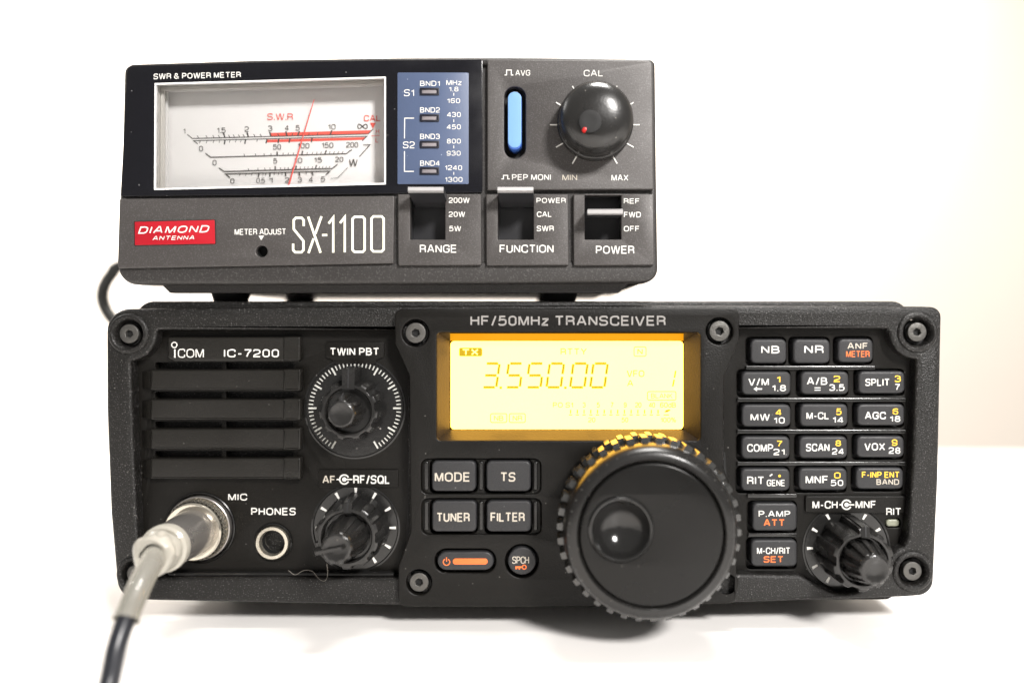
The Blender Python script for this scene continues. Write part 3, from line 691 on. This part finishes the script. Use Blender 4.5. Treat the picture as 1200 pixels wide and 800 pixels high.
# ================================================================== MICROPHONE PLUG AND LEAD
mic = thing('microphone_lead', 'silver plug with clear sleeve and black lead, screwed into the radio beside MIC', 'cable', (cx, -10, 0))
b = MB()
prof = [(8.2, YP+1.5)]
ys = [YP-.2-i*.3 for i in range(14)]
seg = 260
vs = []; fs = []
for i, y in enumerate(ys):
    for kk in range(seg):
        a = 2*PI*kk/seg; nn = 42
        e = abs(math.sin(nn/2*(a+ y*.075)))*abs(math.sin(nn/2*(a-y*.075)))
        q = 8.7+.40*e-.03*i
        vs.append((cx+q*math.cos(a), y, cz+q*math.sin(a)))
for i in range(len(ys)-1):
    for kk in range(seg):
        k2 = (kk+1) % seg; fs.append((i*seg+kk, i*seg+k2, (i+1)*seg+k2, (i+1)*seg+kk))
b.add(vs, fs, nickel)
yl = ys[-1]
b.lathe(cx, cz, [(8.7, YP+1.5), (8.8, YP-.2)], nickel)
b.lathe(cx, cz, [(8.3, yl+.1), (8.35, yl-.1), (8.35, yl-.8), (8.0, yl-1.2), (7.2, yl-1.25), (6.3, yl-1.0)], nickel, 90)
b.build('coupling_ring', mic)
b = MB()
b.lathe(cx, cz, [(6.5, yl), (6.45, yl-4), (6.2, yl-9.5), (5.9, -16.2)], nickel_dull, 64)
b.build('plug_body', mic)
b = MB()
def wob(a, i): return .18*math.sin(3*a+i*1.3)+.12*math.sin(5*a-i)
b.lathe(cx, cz, [(5.9, -15.4), (6.3, -15.8), (6.45, -17.2), (6.3, -18.4), (5.6, -18.9), (5.0, -18.8)], cloudy, 64)
b.lathe(cx, cz, [(4.9, -18), (5.2, -19), (5.3, -20.5), (5.0, -21.4), (5.4, -22.3), (5.5, -23.6), (5.0, -24.6), (4.1, -25.0), (3.0, -24.6)], cloudy, 64, wob)
b.lathe(cx+1.5, cz+4.6, [(.02, -21.2), (1.2, -21.4), (1.5, -22.6), (1.1, -24), (.02, -24.4)], cloudy, 16)
b.build('strain_relief', mic)
path = crom([(cx, -14, cz), (cx, -22, cz-.3), at(176, 662, -29), at(163, 688, -37), at(149, 722, -43), at(137, 757, -47), at(128, 800, -50), (X(120, -53), -54, 3.2), (X(112, -56)-3, -62, 2.7), (-125, -100, 2.4), (-150, -150, 2.4)], 16)
MB().tube(path, 2.12, cable_black, 24).build('cable', mic)
sl = [p for p in path if p.z > Z(727, -43.5) and p.y < -20]
MB().tube(sl, [3.0+.25*math.exp(-((i-len(sl)+1)/2.0)**2)-.25*i/len(sl) for i in range(len(sl))], sleeve_clear, 28, cap=False).build('sleeve', mic)

# ================================================================== THE METER
meter = thing('power_meter', 'small grey SWR and power meter with blue band panel, standing on the black radio', 'meter', (-46, 50, zt))
b = MB()
hout = rpoly([(146.5, 74.5, 9), (300, 69.5), (460, 66.8), (600, 66), (768, 68.5, 8), (769.5, 200), (771.5, 331, 17), (600, 332.5), (300, 333.5), (136, 333.5, 22), (139, 230)], 7)
b.plate([hout, rpoly([(151.5, 82, 4), (300, 78), (460, 75.5), (757, 77, 4), (761, 304, 3), (300, 306.5), (146, 308, 4)], 4)], 0.2, 11, 1.3, sx_dark, 4, at=0)
b.plate([rpoly([(151, 84), (761, 78), (762, 318), (144, 320)]), rr(178, 86, 456, 226, 3), rr(590, 100, 617, 188, 4), rr(478, 229, 524, 283, 2), rr(581, 229, 628, 283, 2), rr(683, 229, 730, 283, 2), circ(306.5, 294.5, 8, 20)], 0.6, 2, .03, sx_dark, 0)
b.build('housing', meter)
# chassis behind, narrower than the front
b = MB()
world_plate(b, [(-120, 160), (29, 160), (29, 99.8), (-120, 99.8)], 10.5, 104, .5, sx_dark, 2)
world_plate(b, [(-115.2, 101), (25.5, 101), (21.5, 97.3), (-111.5, 97.3)], 5, 9, .2, sx_dark, .3)
b.build('case', meter)
b = MB(); z = 98.2
b.add([(-108, 9.2, z), (20, 9.2, z), (20, 101, z), (-108, 101, z), (-108, 9.2, z+1.5), (20, 9.2, z+1.5), (20, 101, z+1.5), (-108, 101, z+1.5)], [(0, 1, 2, 3), (4, 5, 6, 7), (0, 1, 5, 4), (1, 2, 6, 5), (2, 3, 7, 6), (3, 0, 4, 7)], plate_grey)
b.build('base_plate', meter)
for fx, fy in ((X(263.3, 15), 20), (X(655.5, 15), 20), (X(263.3, 15)+2, 84), (X(655.5, 15)-2, 84)):
    f = MB(); vs = []; fs = []
    prof = [(5.9, 98.2), (5.7, 97.2), (5.1, zt+.3), (4.8, zt+.02)]
    for i, (r, z) in enumerate(prof):
        for k_ in range(28): vs.append((fx+r*math.cos(2*PI*k_/28), fy+r*math.sin(2*PI*k_/28), z))
    for i in range(3):
        for k_ in range(28): fs.append((i*28+k_, i*28+(k_+1) % 28, (i+1)*28+(k_+1) % 28, (i+1)*28+k_))
    fs.append(tuple(3*28+k_ for k_ in range(28)))
    f.add(vs, fs, rubber).build('foot', meter)

# black glossy window plate
W1 = -.5
wquad = [(180.7, 97.2), (452.3, 89.6), (452.3, 216.3), (180, 222.8)]
b = MB()
b.plate([rpoly([(149.5, 78, 6), (300, 73.5), (460, 71), (565.3, 70, 2), (565.3, 225.5, 2), (400, 227.5), (141, 230, 1)], 4), rpoly([(x, y, 1) for x, y in wquad], 2)], W1, 2, .15, sx_window, 1)
b.text('SWR & POWER METER', 180, 282.3, 86.6, 93.3, W1, white_ink, .03, slope=-.022)
win = b.build('window_plate', meter)
# meter box: walls, card, needle, pane
YC = 8.0
b = MB()
q = wquad
wo = [(x, y) for x, y in q]
fr = [at(x, y, W1+.1) for x, y in wo]; bk = [(p[0], YC+.4, p[2]) for p in fr]
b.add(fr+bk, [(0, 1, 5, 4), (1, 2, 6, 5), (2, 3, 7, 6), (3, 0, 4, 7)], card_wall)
# rims of the clear moulding
def rim(b, ins, y, w, m, h):
    P = [Vector((X(x, W1), Z(y_, W1))) for x, y_ in wo]
    c = sum(P, Vector((0, 0)))/4
    def sc(d): return [Vector((p.x+(d if p.x < c.x else -d), p.y+(-d if p.y > c.y else d))) for p in P]
    a = sc(ins); e = sc(ins+w)
    vs = [(p.x, y, p.y) for p in a]+[(p.x, y, p.y) for p in e]+[(p.x, y+h, p.y) for p in e]+[(p.x, y+h, p.y) for p in a]
    fs = []
    for i in range(4):
        j = (i+1) % 4; fs += [(i, j, 4+j, 4+i), (4+i, 4+j, 8+j, 8+i), (12+i, 12+j, j, i)]
    b.add(vs, fs, m)
rim(b, .05, W1+.15, .45, card_white, 1.0)
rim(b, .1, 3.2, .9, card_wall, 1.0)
rim(b, .1, 6.2, .5, card_white, .8)
b.build('meter_well', meter, smooth=False)
b = MB()
b.plate([rpoly([(170, 92), (470, 86), (470, 230), (170, 235)])], YC, YC+1, .05, card_white, 0)
SL = -.026
def L1(x): return 162.6+(x-225.5)*SL
def ln(b, pts, w, m): b.stroke(pts, w, YC, m)
b.flat([(317.5, L1(317)-4.2), (435, L1(435)-4.4), (431.5, L1(431)-.6), (317.5, L1(317)-.6)], YC, card_red)
b.flat([(312.5, L1(312)+3.6), (429, L1(429)+3.6), (425.5, L1(425)+6.8), (312.5, L1(312)+6.8)], YC, card_red)
ln(b, [(219.5, 157.8), (225.5, L1(225.5)), (431.5, L1(431.5)), (437.5, L1(431.5)-6)], 1.1, card_ink)
ln(b, [(232, 169), (227, L1(227)+2.6), (430, L1(430)+2.6), (424.5, L1(430)+8)], 1.1, card_ink)
for x in (263.5, 291, 317.5, 336.5, 349, 387): ln(b, [(x, L1(x)-.4), (x-1.5 if x < 340 else x+2, L1(x)-5.5)], 1.7, card_ink)
for x in (233, 243, 251, 257.5, 269.5, 275, 281, 286.5, 299, 306.5, 327, 342.5, 362, 372): ln(b, [(x, L1(x)-.4), (x-1.6 if x < 330 else x+.6, L1(x)-3.2)], .8, card_ink)
for x in (264, 288, 313, 327, 340, 366): ln(b, [(x, L1(x)+3), (x-1, L1(x)+8)], 1.6, card_ink)
for x in (235, 243, 251, 258, 270, 277, 283, 302): ln(b, [(x, L1(x)+3), (x-1, L1(x)+6)], .7, card_ink)
for t, x, y in (('1', 216.3, 154), ('1.5', 259.5, 153), ('2', 289.5, 151.8), ('3', 317, 150.8), ('4', 336.5, 150.2), ('5', 349, 150.2), ('10', 389, 149)):
    w = {1: 2.4, 2: 4.4, 3: 5.2}[len(t)]; 
    if t == '1': w = 1.3
    b.text(t, x-w, x+w, y-3.1, y+3.1, YC, card_ink, .006)
b.stroke([(425+5.6*math.sin(t), 148.5+5.2*math.sin(t)*math.cos(t)) for t in [2*PI*i/28+.11 for i in range(28)]], 1.1, YC, card_ink, closed=True)
b.text('CAL', 426.5, 446, 135.3, 142.6, YC, card_red, .02)
b.flat([(433.7, 144.2), (440.5, 144.2), (437.2, 151.3)], YC, card_red)
b.text('H', 440.5, 444.5, 151.8, 157, YC, card_red, 0); b.text('L', 440.3, 443.3, 162.2, 167.3, YC, card_red, 0); ln(b, [(435, 159.5), (445, 159.2)], .6, card_red)
b.text('S.W.R', 313.5, 343.5, 133.3, 141, YC, card_red, .008)
def scale(b, pts, nums, majors, minors, up=1, L=4.6):
    ln(b, pts, 1.1, card_ink); (x0, y0), (x1, y1) = pts[1], pts[2]
    f = lambda x: y0+(y1-y0)*(x-x0)/(x1-x0)
    for x in majors: ln(b, [(x, f(x)-.4*up), (x+1.2*(x-325)/40, f(x)-L*up)], 1.6, card_ink)
    for x in minors: ln(b, [(x, f(x)-.4*up), (x+1.0*(x-325)/50, f(x)-3*up)], .7, card_ink)
    for t, x, y in nums:
        w = 2.3*len(t); b.text(t, x-w, x+w, y-3.1, y+3.1, YC, card_ink, .006)
scale(b, [(241, 180), (247, 184.6), (406, 180.4), (412.5, 175.5)], [('0', 236, 174.5), ('50', 325, 172.5), ('100', 356, 171.2), ('150', 384, 170.6), ('200', 413, 170)], [325, 354, 381], [287, 300, 310, 318, 332, 338, 344, 349, 360, 366, 371, 376, 386, 391, 396, 401])
scale(b, [(257, 197), (263, 201.2), (389.5, 197.8), (396, 192.8)], [('0', 252, 191), ('5', 323, 189), ('10', 350, 188.3), ('15', 373, 187.8), ('20', 398, 187.2)], [323, 347, 370], [292, 303, 311, 317, 329, 334, 338, 343, 352, 357, 361, 366, 374, 378, 382, 386])
scale(b, [(270, 208.5), (265, 204.1), (387, 200.8), (382, 205.5)], [('0', 273, 212.5), ('1', 318, 211.6), ('2', 337, 211.4), ('3', 352, 211), ('4', 365, 210.6), ('5', 379, 210.2)], [304, 317, 335, 351, 366], [282, 289, 296, 309, 312, 322, 327, 331, 343, 359], -1)
b.text('0.5', 301, 311, 209, 215, YC, card_ink, .004)
b.text('W', 409.5, 419.5, 187, 195, YC, card_ink, .015)
ln(b, [(426, 170.2), (434, 170), (421.5, 184)], .9, card_ink); ln(b, [(408, 196.5), (396, 209), (388, 209.3)], .5, card_ink)
b.build('scale_card', meter, smooth=False)
n_ = MB(); n_.tube([at(336.8, 222, 5.6), at(368, 117, 5.2)], [.26, .13], needle_red, 8); n_.build('needle', meter)
b = MB(); b.add([at(x, y, W1+.2) for x, y in wo], [(0, 1, 2, 3)], pane_mat); b.build('window_pane', meter, smooth=False)
# band panel
b = MB()
b.plate([rr(465.8, 85.2, 549.2, 215.8, 1.5)], W1-.1, 1, .05, band_blue, 1)
yb_ = W1-.1
b.text('S1', 473.5, 485.3, 105, 113, yb_, white_ink, .008); b.text('S2', 472.3, 486, 166, 174, yb_, white_ink, .008)
for t, y in (('BND1', 95), ('BND2', 126), ('BND3', 157), ('BND4', 188.3)): b.text(t, 492.3, 515.5, y, y+6.2, yb_, white_ink, .02)
b.stroke([(485.3, 138.7), (474.3, 138.7), (474, 162.5)], 1.1, yb_, white_ink); b.stroke([(474, 177.3), (474, 201), (485, 201)], 1.1, yb_, white_ink)
for t, x0, x1, y0, y1 in (('MHz', 523, 541, 94, 100.2), ('1.8', 526, 537.3, 102, 107.5), ('160', 524, 539.2, 115.6, 121.2), ('430', 524, 540, 131.6, 137.4), ('450', 523.7, 540, 146, 151.8), ('800', 523.7, 540, 162.8, 168.5), ('930', 523.5, 539.8, 176.9, 182.6), ('1240', 521.3, 541.5, 193.8, 199.6), ('1300', 521.3, 542, 207.6, 213.4)):
    b.text(t, x0, x1, y0, y1, yb_, white_ink, .02)
for y in (109.2, 140, 170.7, 201.7): b.stroke([(531.8, y), (531.8, y+3.3)], .9, yb_, white_ink)
band = b.build('band_panel', meter)
for y in (103, 134, 165, 196):
    b = MB(); b.plate([rr(491.9, y, 514.5, y+8.6, .8, 2), rr(494.8, y+2, 511.8, y+6.6, .5, 2)], yb_-.35, .6, .05, led_frame, 1)
    b.plate([rr(494.5, y+1.8, 512, y+6.8, .3, 2)], yb_-.05, .6, .03, led_grey, 1)
    b.build('band_lamp', band)

# lower left panel
b = MB(); W2 = -.9
b.plate([rpoly([(140, 233, 1), (300, 231.3), (462, 229.5, 1), (461, 308.5, 1), (300, 311.5), (137.5, 314.5, 3)], 3), circ(306.5, 294.5, 6.8, 30)], W2, 1, .3, sx_grey, 2)
b.lathe(X(306.5, W2), Z(294.5, W2), [(6.9*K(W2), W2+.3), (6.7*K(W2), 3), (.02, 3)], hole_black, 30)
b.text('METER ADJUST', 275, 335.3, 268.3, 275.4, W2, white_ink, .02, slope=-.008)
b.flat([(303, 276.3), (309.6, 276.2), (306.2, 281.5)], W2, white_ink)
sw = 2.7
def st(pts, closed=False): b.stroke(pts, sw, W2, cream_ink, closed)
st(rpoly([(357, 264), (357, 256, 2.5), (353, 255.2, 3), (347, 255.2, 3), (343.8, 257, 2), (343.8, 270, 3), (356, 283, 3), (356, 293, 2.5), (352.5, 295.8, 2), (346, 295.8, 2), (343, 293, 2), (343, 285.5)], 3)[:] if False else [(356, 265), (356, 258), (353.6, 255.4), (346.8, 255.4), (344.3, 258), (344.3, 268.5), (355.7, 282.5), (355.7, 293), (353.2, 295.6), (346, 295.6), (343.6, 293), (343.6, 285.5)])
st([(361.2, 254), (375.8, 296.2)]); st([(376.8, 253.6), (369.6, 274)]); st([(367.6, 279.5), (361.6, 296.6)])
st([(377.5, 275.6), (383.6, 275.5)])
st([(385.2, 262), (390.6, 254.9), (390.6, 296)]); st([(398.6, 261.5), (404.1, 254.4), (404.1, 295.6)])
for x0, x1, dy in ((413.2, 427.4, -.4), (435.4, 449.7, -.9)):
    st([(x0, 257+dy), (x0+2.4, 254.6+dy), (x1-2.4, 254.6+dy), (x1, 257+dy), (x1, 293.2+dy), (x1-2.4, 295.6+dy), (x0+2.4, 295.6+dy), (x0, 293.2+dy)], True)
b.build('lower_panel', meter)
b = MB(); b.plate([rpoly([(157.7, 260, .6), (251.3, 257.8, .6), (252, 285.6, .6), (158, 287.3, .6)], 2)], W2-.35, W2+.3, .08, red_badge, 1)
b.plate([rpoly([(156.9, 259.4, .6), (252.3, 257.1, .6), (252.9, 286.2, .6), (157.2, 287.9, .6)], 2)], W2-.2, W2+.3, .03, hole_black, 1)
b.text('DIAMOND', 163.5, 245.3, 265.5, 274, W2-.35, white_ink, .05, shear=.35, slope=-.02)
b.text('ANTENNA', 179.5, 228.5, 276.6, 281.6, W2-.35, white_ink, .04, shear=.3, slope=-.015)
b.build('badge', meter, 'red badge with white lettering')
# upper right panel
W3 = -1.1
b = MB()
b.plate([rpoly([(571, 69.8, 1), (764, 71.5, 5), (765.8, 222, 1), (571, 222.8, 1)], 4), rr(591, 101.7, 616, 186, 12, 8)], W3, 1.2, .3, sx_grey, 2)
b.plate([rr(585, 96, 622, 192, 3)], 3, 3.6, .05, hole_black, 0)
b.plate([rr(590, 100.5, 617, 187, 12, 8), rr(591.6, 102.4, 615.4, 185.4, 11.6, 8)], 0, 3.4, .05, sx_dark, 0)
b.text('AVG', 604, 621.3, 82.3, 89, W3, white_ink, .012); b.text('PEP MONI', 600, 645.5, 204.3, 211.3, W3, white_ink, .022)
b.stroke([(591.3, 88.2), (593.7, 88.2), (593.7, 82.4), (599.2, 82.4), (599.2, 88.2), (601.6, 88.2)], 1.1, W3, white_ink)
b.stroke([(587.6, 209.8), (590, 209.8), (590, 205.6), (595, 205.6), (595, 209.8), (597.4, 209.8)], 1.1, W3, white_ink); 
b.text('CAL', 684, 706.7, 82.2, 89.8, W3, white_ink, .018); b.text('MIN', 659, 676.3, 204.6, 211.6, W3, dim_ink, .015); b.text('MAX', 716.5, 736.3, 204.8, 212, W3, white_ink, .018)
ticks(b, 697, 146.5, W3, 41, 52.5, [-150, -120, -90, -60, -30, 30, 60, 90, 120, 150], 1.5, white_ink)
b.build('upper_panel', meter)
b = MB()
# push button: light blue face, deep blue sides
def stad(x0, x1, y0, y1, ya, yb2, m, bev): b.plate([rr(x0, y0, x1, y1, (x1-x0)/2-.1, 8)], ya, yb2, bev, m, 3)
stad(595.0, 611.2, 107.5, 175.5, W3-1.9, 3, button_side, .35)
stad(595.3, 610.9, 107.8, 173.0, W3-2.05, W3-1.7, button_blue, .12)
b.build('push_button', meter)
# calibration knob
b = MB(); k = K(W3); cx, cz = X(697, W3), Z(145.5, W3)
R = 10.75
b.lathe(cx, cz, [(R, W3), (R+.15, W3-.6), (R+.1, W3-2.8), (R-.25, W3-3.2), (R-.4, W3-3.3), (R-.3, W3-4.2), (R-.35, W3-6.5), (R-.8, W3-8.3), (R-1.9, W3-10.0), (R-3.6, W3-11.1), (R-5.8, W3-11.8), (R-8, W3-12.1), (.02, W3-12.2)], knob_black, 96)
ck = b.build('calibration_knob', meter, angle=60)
b = MB(); yd = W3-12.2; px, py = CX+cx*F/(D+yd), CY+(HC-cz)*F/(D+yd)
b.lathe(cx-2.0, cz-2.3, [(3.2, yd+.55), (3.1, yd-.02), (2.9, yd-.1), (1.5, yd-.02), (.02, yd-.0)], hole_black, 40)
b.lathe(cx-3.5, cz-4.5, [(.85, yd+1.5), (.8, yd+.2), (.55, yd-.1), (.02, yd-.2)], red_dot, 20)
b.build('pointer_dot', ck, 'small red dot')
# switch panels + levers
def switch(px0, px1, s0, s1, name, tx, nx0, nx1, ny0, labs, lev):
    b = MB()
    ins = rr(s0, 229.5, s1, 280.6, .8, 2)
    b.plate([rpoly([(px0, 227.5, 1), (px1, 227.3, 1), (px1+.6, 310.6, 1.5), (px0+.6, 311, 1.5)], 3), rr(s0, 228.6, s1, 280.6, .6, 2)], W3, 1.4, .3, sx_grey, 2)
    c = [(s0, 228.2), (s1, 228.2), (s1, 281), (s0, 281)]
    fr = [at(x, y, 0) for x, y in c]; bk = [(p[0], 6.5, p[2]) for p in fr]
    b.add(fr+bk, [(0, 1, 5, 4), (1, 2, 6, 5), (2, 3, 7, 6), (3, 0, 4, 7), (4, 5, 6, 7)], lever_dark)
    # slider body inside
    for t, x0, x1, y0, y1 in labs: b.text(t, x0, x1, y0, y1, W3, white_ink, .025)
    b.text(tx, nx0, nx1, ny0, ny0+9.4, W3, white_ink, .018)
    p = b.build('switch_panel', meter, 'switch field marked '+tx)
    b = MB(); (x0, x1, pr, pt) = lev      # root py at y=+4, tip py at y=-8
    yr, yt, th = 4.5, -8.5, .85
    zr, ztp = Z(pr, yr), Z(pt, yt); X0, X1 = X(x0, yt), X(x1, yt)
    d = Vector((yt-yr, ztp-zr)).normalized(); n = Vector((-d.y, d.x));  n = n if n.y > 0 else -n
    def sec(t, h): return [(yr+(yt-yr)*t+n.x*h, zr+(ztp-zr)*t+n.y*h)]
    P = sec(0, th)+sec(.93, th)+sec(1, th*.6)+sec(1, -th*.6)+sec(.93, -th)+sec(0, -th)
    n0 = len(P)
    for lo, hi, m in ((0, n0, None),):
        vs = [(X0, y, z) for y, z in P]+[(X1, y, z) for y, z in P]
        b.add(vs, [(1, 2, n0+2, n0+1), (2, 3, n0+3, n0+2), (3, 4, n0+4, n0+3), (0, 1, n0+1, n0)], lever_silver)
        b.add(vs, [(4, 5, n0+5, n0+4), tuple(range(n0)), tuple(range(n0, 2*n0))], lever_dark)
    b.build('switch_lever', p)
switch(466, 563.5, 480.5, 521.6, 'range', 'RANGE', 492, 535.3, 286.8, [('200W', 526, 550.3, 231.6, 238), ('20W', 526, 545, 248, 254.3), ('5W', 526.5, 540.3, 264.8, 271)], (478, 519.8, 240, 221.3))
switch(569.5, 665.8, 583.4, 625.3, 'function', 'FUNCTION', 585.5, 648.7, 286.8, [('POWER', 628.7, 663, 232, 238), ('CAL', 629.2, 646.5, 248, 254.3), ('SWR', 629, 649, 264.5, 271)], (583, 625, 240, 221.3))
switch(671.8, 766, 685.3, 728, 'power', 'POWER', 698.3, 743.3, 288, [('REF', 731, 749.5, 232.6, 238.8), ('FWD', 731.2, 751, 248.3, 254.8), ('OFF', 731, 749.3, 264.8, 271.3)], (688.5, 730, 252.5, 248))

# ================================================================== COAX BEHIND, THREAD
coax = thing('coax_cable', 'black cable looping out behind the left side of the meter down behind the radio', 'cable', (-150, 110, zt-85))
sc = 1/K(90)
def bz(px, py, y=90): return at(px, py, y)
pc = crom([(-70, 104, 122), (-95, 125, 122), (-140, 112, 122), bz(150, 309, 92), bz(131, 321), bz(120.5, 341), bz(123, 360), bz(136, 379), bz(160, 405, 95), (-138, 130, 62), (-128, 230, 55), (-112, 300, 52), (-100, 296, 50), (-95, 281, 50)], 12)
MB().tube(pc, 2.3, coax_black, 16).build('cable', coax)
thr = MB().tube(crom([at(338, 668, 1), at(346, 673, .5), at(356, 668, .2), at(366, 669, 0), at(374, 678, -1), at(381, 680, -1.5), at(384, 672, -3), at(383, 660, -8)], 8), .065, thread_grey, 6).build('lint_thread')
thr['label'] = 'fine curled grey thread of lint hanging below the finned knob of the radio'; thr['category'] = 'thread'

# ================================================================== SETTING
def structure(name, verts, faces, m):
    me = bpy.data.meshes.new(name); me.from_pydata([Vector(v)*.001 for v in verts], [], faces); me.materials.append(m); o = bpy.data.objects.new(name, me); C.objects.link(o)
    o['kind'] = 'structure'; return o
table_mat = mat('table_white', (.86, .84, .82), .38, bump=(220, .00004))
floor_mat = mat('floor_brown', (.12, .09, .065), .5, bump=(30, .0005))
wall_mat = mat('wall_cream', (.88, .80, .71), .85, bump=(90, .0004))
b = MB()
tx0, tx1, ty0, ty1 = -1100, 1100, -310, 336
def roundbox(x0, x1, y0, y1, z0, z1, r):
    bm = bmesh.new(); bmesh.ops.create_cube(bm, size=1)
    for v in bm.verts: v.co = Vector(((x0+x1)/2+v.co.x*(x1-x0), (y0+y1)/2+v.co.y*(y1-y0), (z0+z1)/2+v.co.z*(z1-z0)))*.001
    bmesh.ops.bevel(bm, geom=bm.edges[:], offset=r*.001, segments=5, affect='EDGES', profile=.5)
    me = bpy.data.meshes.new('table'); bm.to_mesh(me); bm.free(); me.shade_smooth(); me.set_sharp_from_angle(angle=.6); return me
me = roundbox(tx0, tx1, ty0, ty1, -32, 0, 14); me.materials.append(table_mat)
o = bpy.data.objects.new('table_top', me); C.objects.link(o); o['kind'] = 'structure'
WY = 900
structure('wall', [(-3000, WY, -900), (3000, WY, -900), (3000, WY, 2200), (-3000, WY, 2200)], [(0, 1, 2, 3)], wall_mat)
structure('floor', [(-3000, -3000, -740), (3000, -3000, -740), (3000, WY, -740), (-3000, WY, -740)], [(0, 1, 2, 3)], floor_mat)

# ================================================================== LIGHT
def area_l(name, loc, target, size, power, col=(1, 1, 1), sy=None):
    l = bpy.data.lights.new(name, 'AREA'); l.size = size; l.energy = power; l.color = col
    if sy: l.shape = 'RECTANGLE'; l.size_y = sy
    o = bpy.data.objects.new(name, l); C.objects.link(o); o.location = loc
    o.rotation_euler = (Vector(target)-Vector(loc)).to_track_quat('-Z', 'Y').to_euler(); return o
area_l('ceiling_lamp', (.12, .06, .95), (0, .02, .05), .28, 15, (1, .97, .93))
area_l('front_lamp', (.38, -.68, .55), (0, 0, .1), .14, 16, (1, .97, .94))
area_l('wall_lamp', (-.75, .25, .6), (-.6, .9, .28), .25, 16, (1, .98, .96))
sl_ = bpy.data.lights.new('wall_spot', 'SPOT'); sl_.energy = 26; sl_.spot_size = math.radians(76); sl_.spot_blend = .35; sl_.shadow_soft_size = .05; sl_.color = (1, .98, .96)
so_ = bpy.data.objects.new('wall_spot', sl_); C.objects.link(so_); so_.location = (.05, .1, .62); so_.rotation_euler = (PI/2, 0, 0)
w = bpy.data.worlds.new('World'); bpy.context.scene.world = w; w.use_nodes = True
bg = w.node_tree.nodes['Background']; bg.inputs[0].default_value = (1, .97, .93, 1); bg.inputs[1].default_value = .38

# ================================================================== CAMERA
cd = bpy.data.cameras.new('camera'); cam = bpy.data.objects.new('camera', cd); C.objects.link(cam)
cam.location = (0, -D*.001, HC*.001); cam.rotation_euler = (PI/2, 0, 0)
cd.sensor_width = 36; cd.lens = F/1200*36; cd.shift_x = -(CX-600)/1200; cd.shift_y = -(400-CY)/1200
cd.clip_start = .01; cd.clip_end = 20
cd.dof.use_dof = True; cd.dof.focus_distance = .229; cd.dof.aperture_fstop = 4.0
sc_ = bpy.context.scene; sc_.camera = cam
sc_.view_settings.view_transform = 'Standard'; sc_.view_settings.look = 'None'; sc_.view_settings.exposure = 0; sc_.view_settings.gamma = 1
bpy.data.objects.remove(_tmp_obj); bpy.data.curves.remove(_tmp_curve)
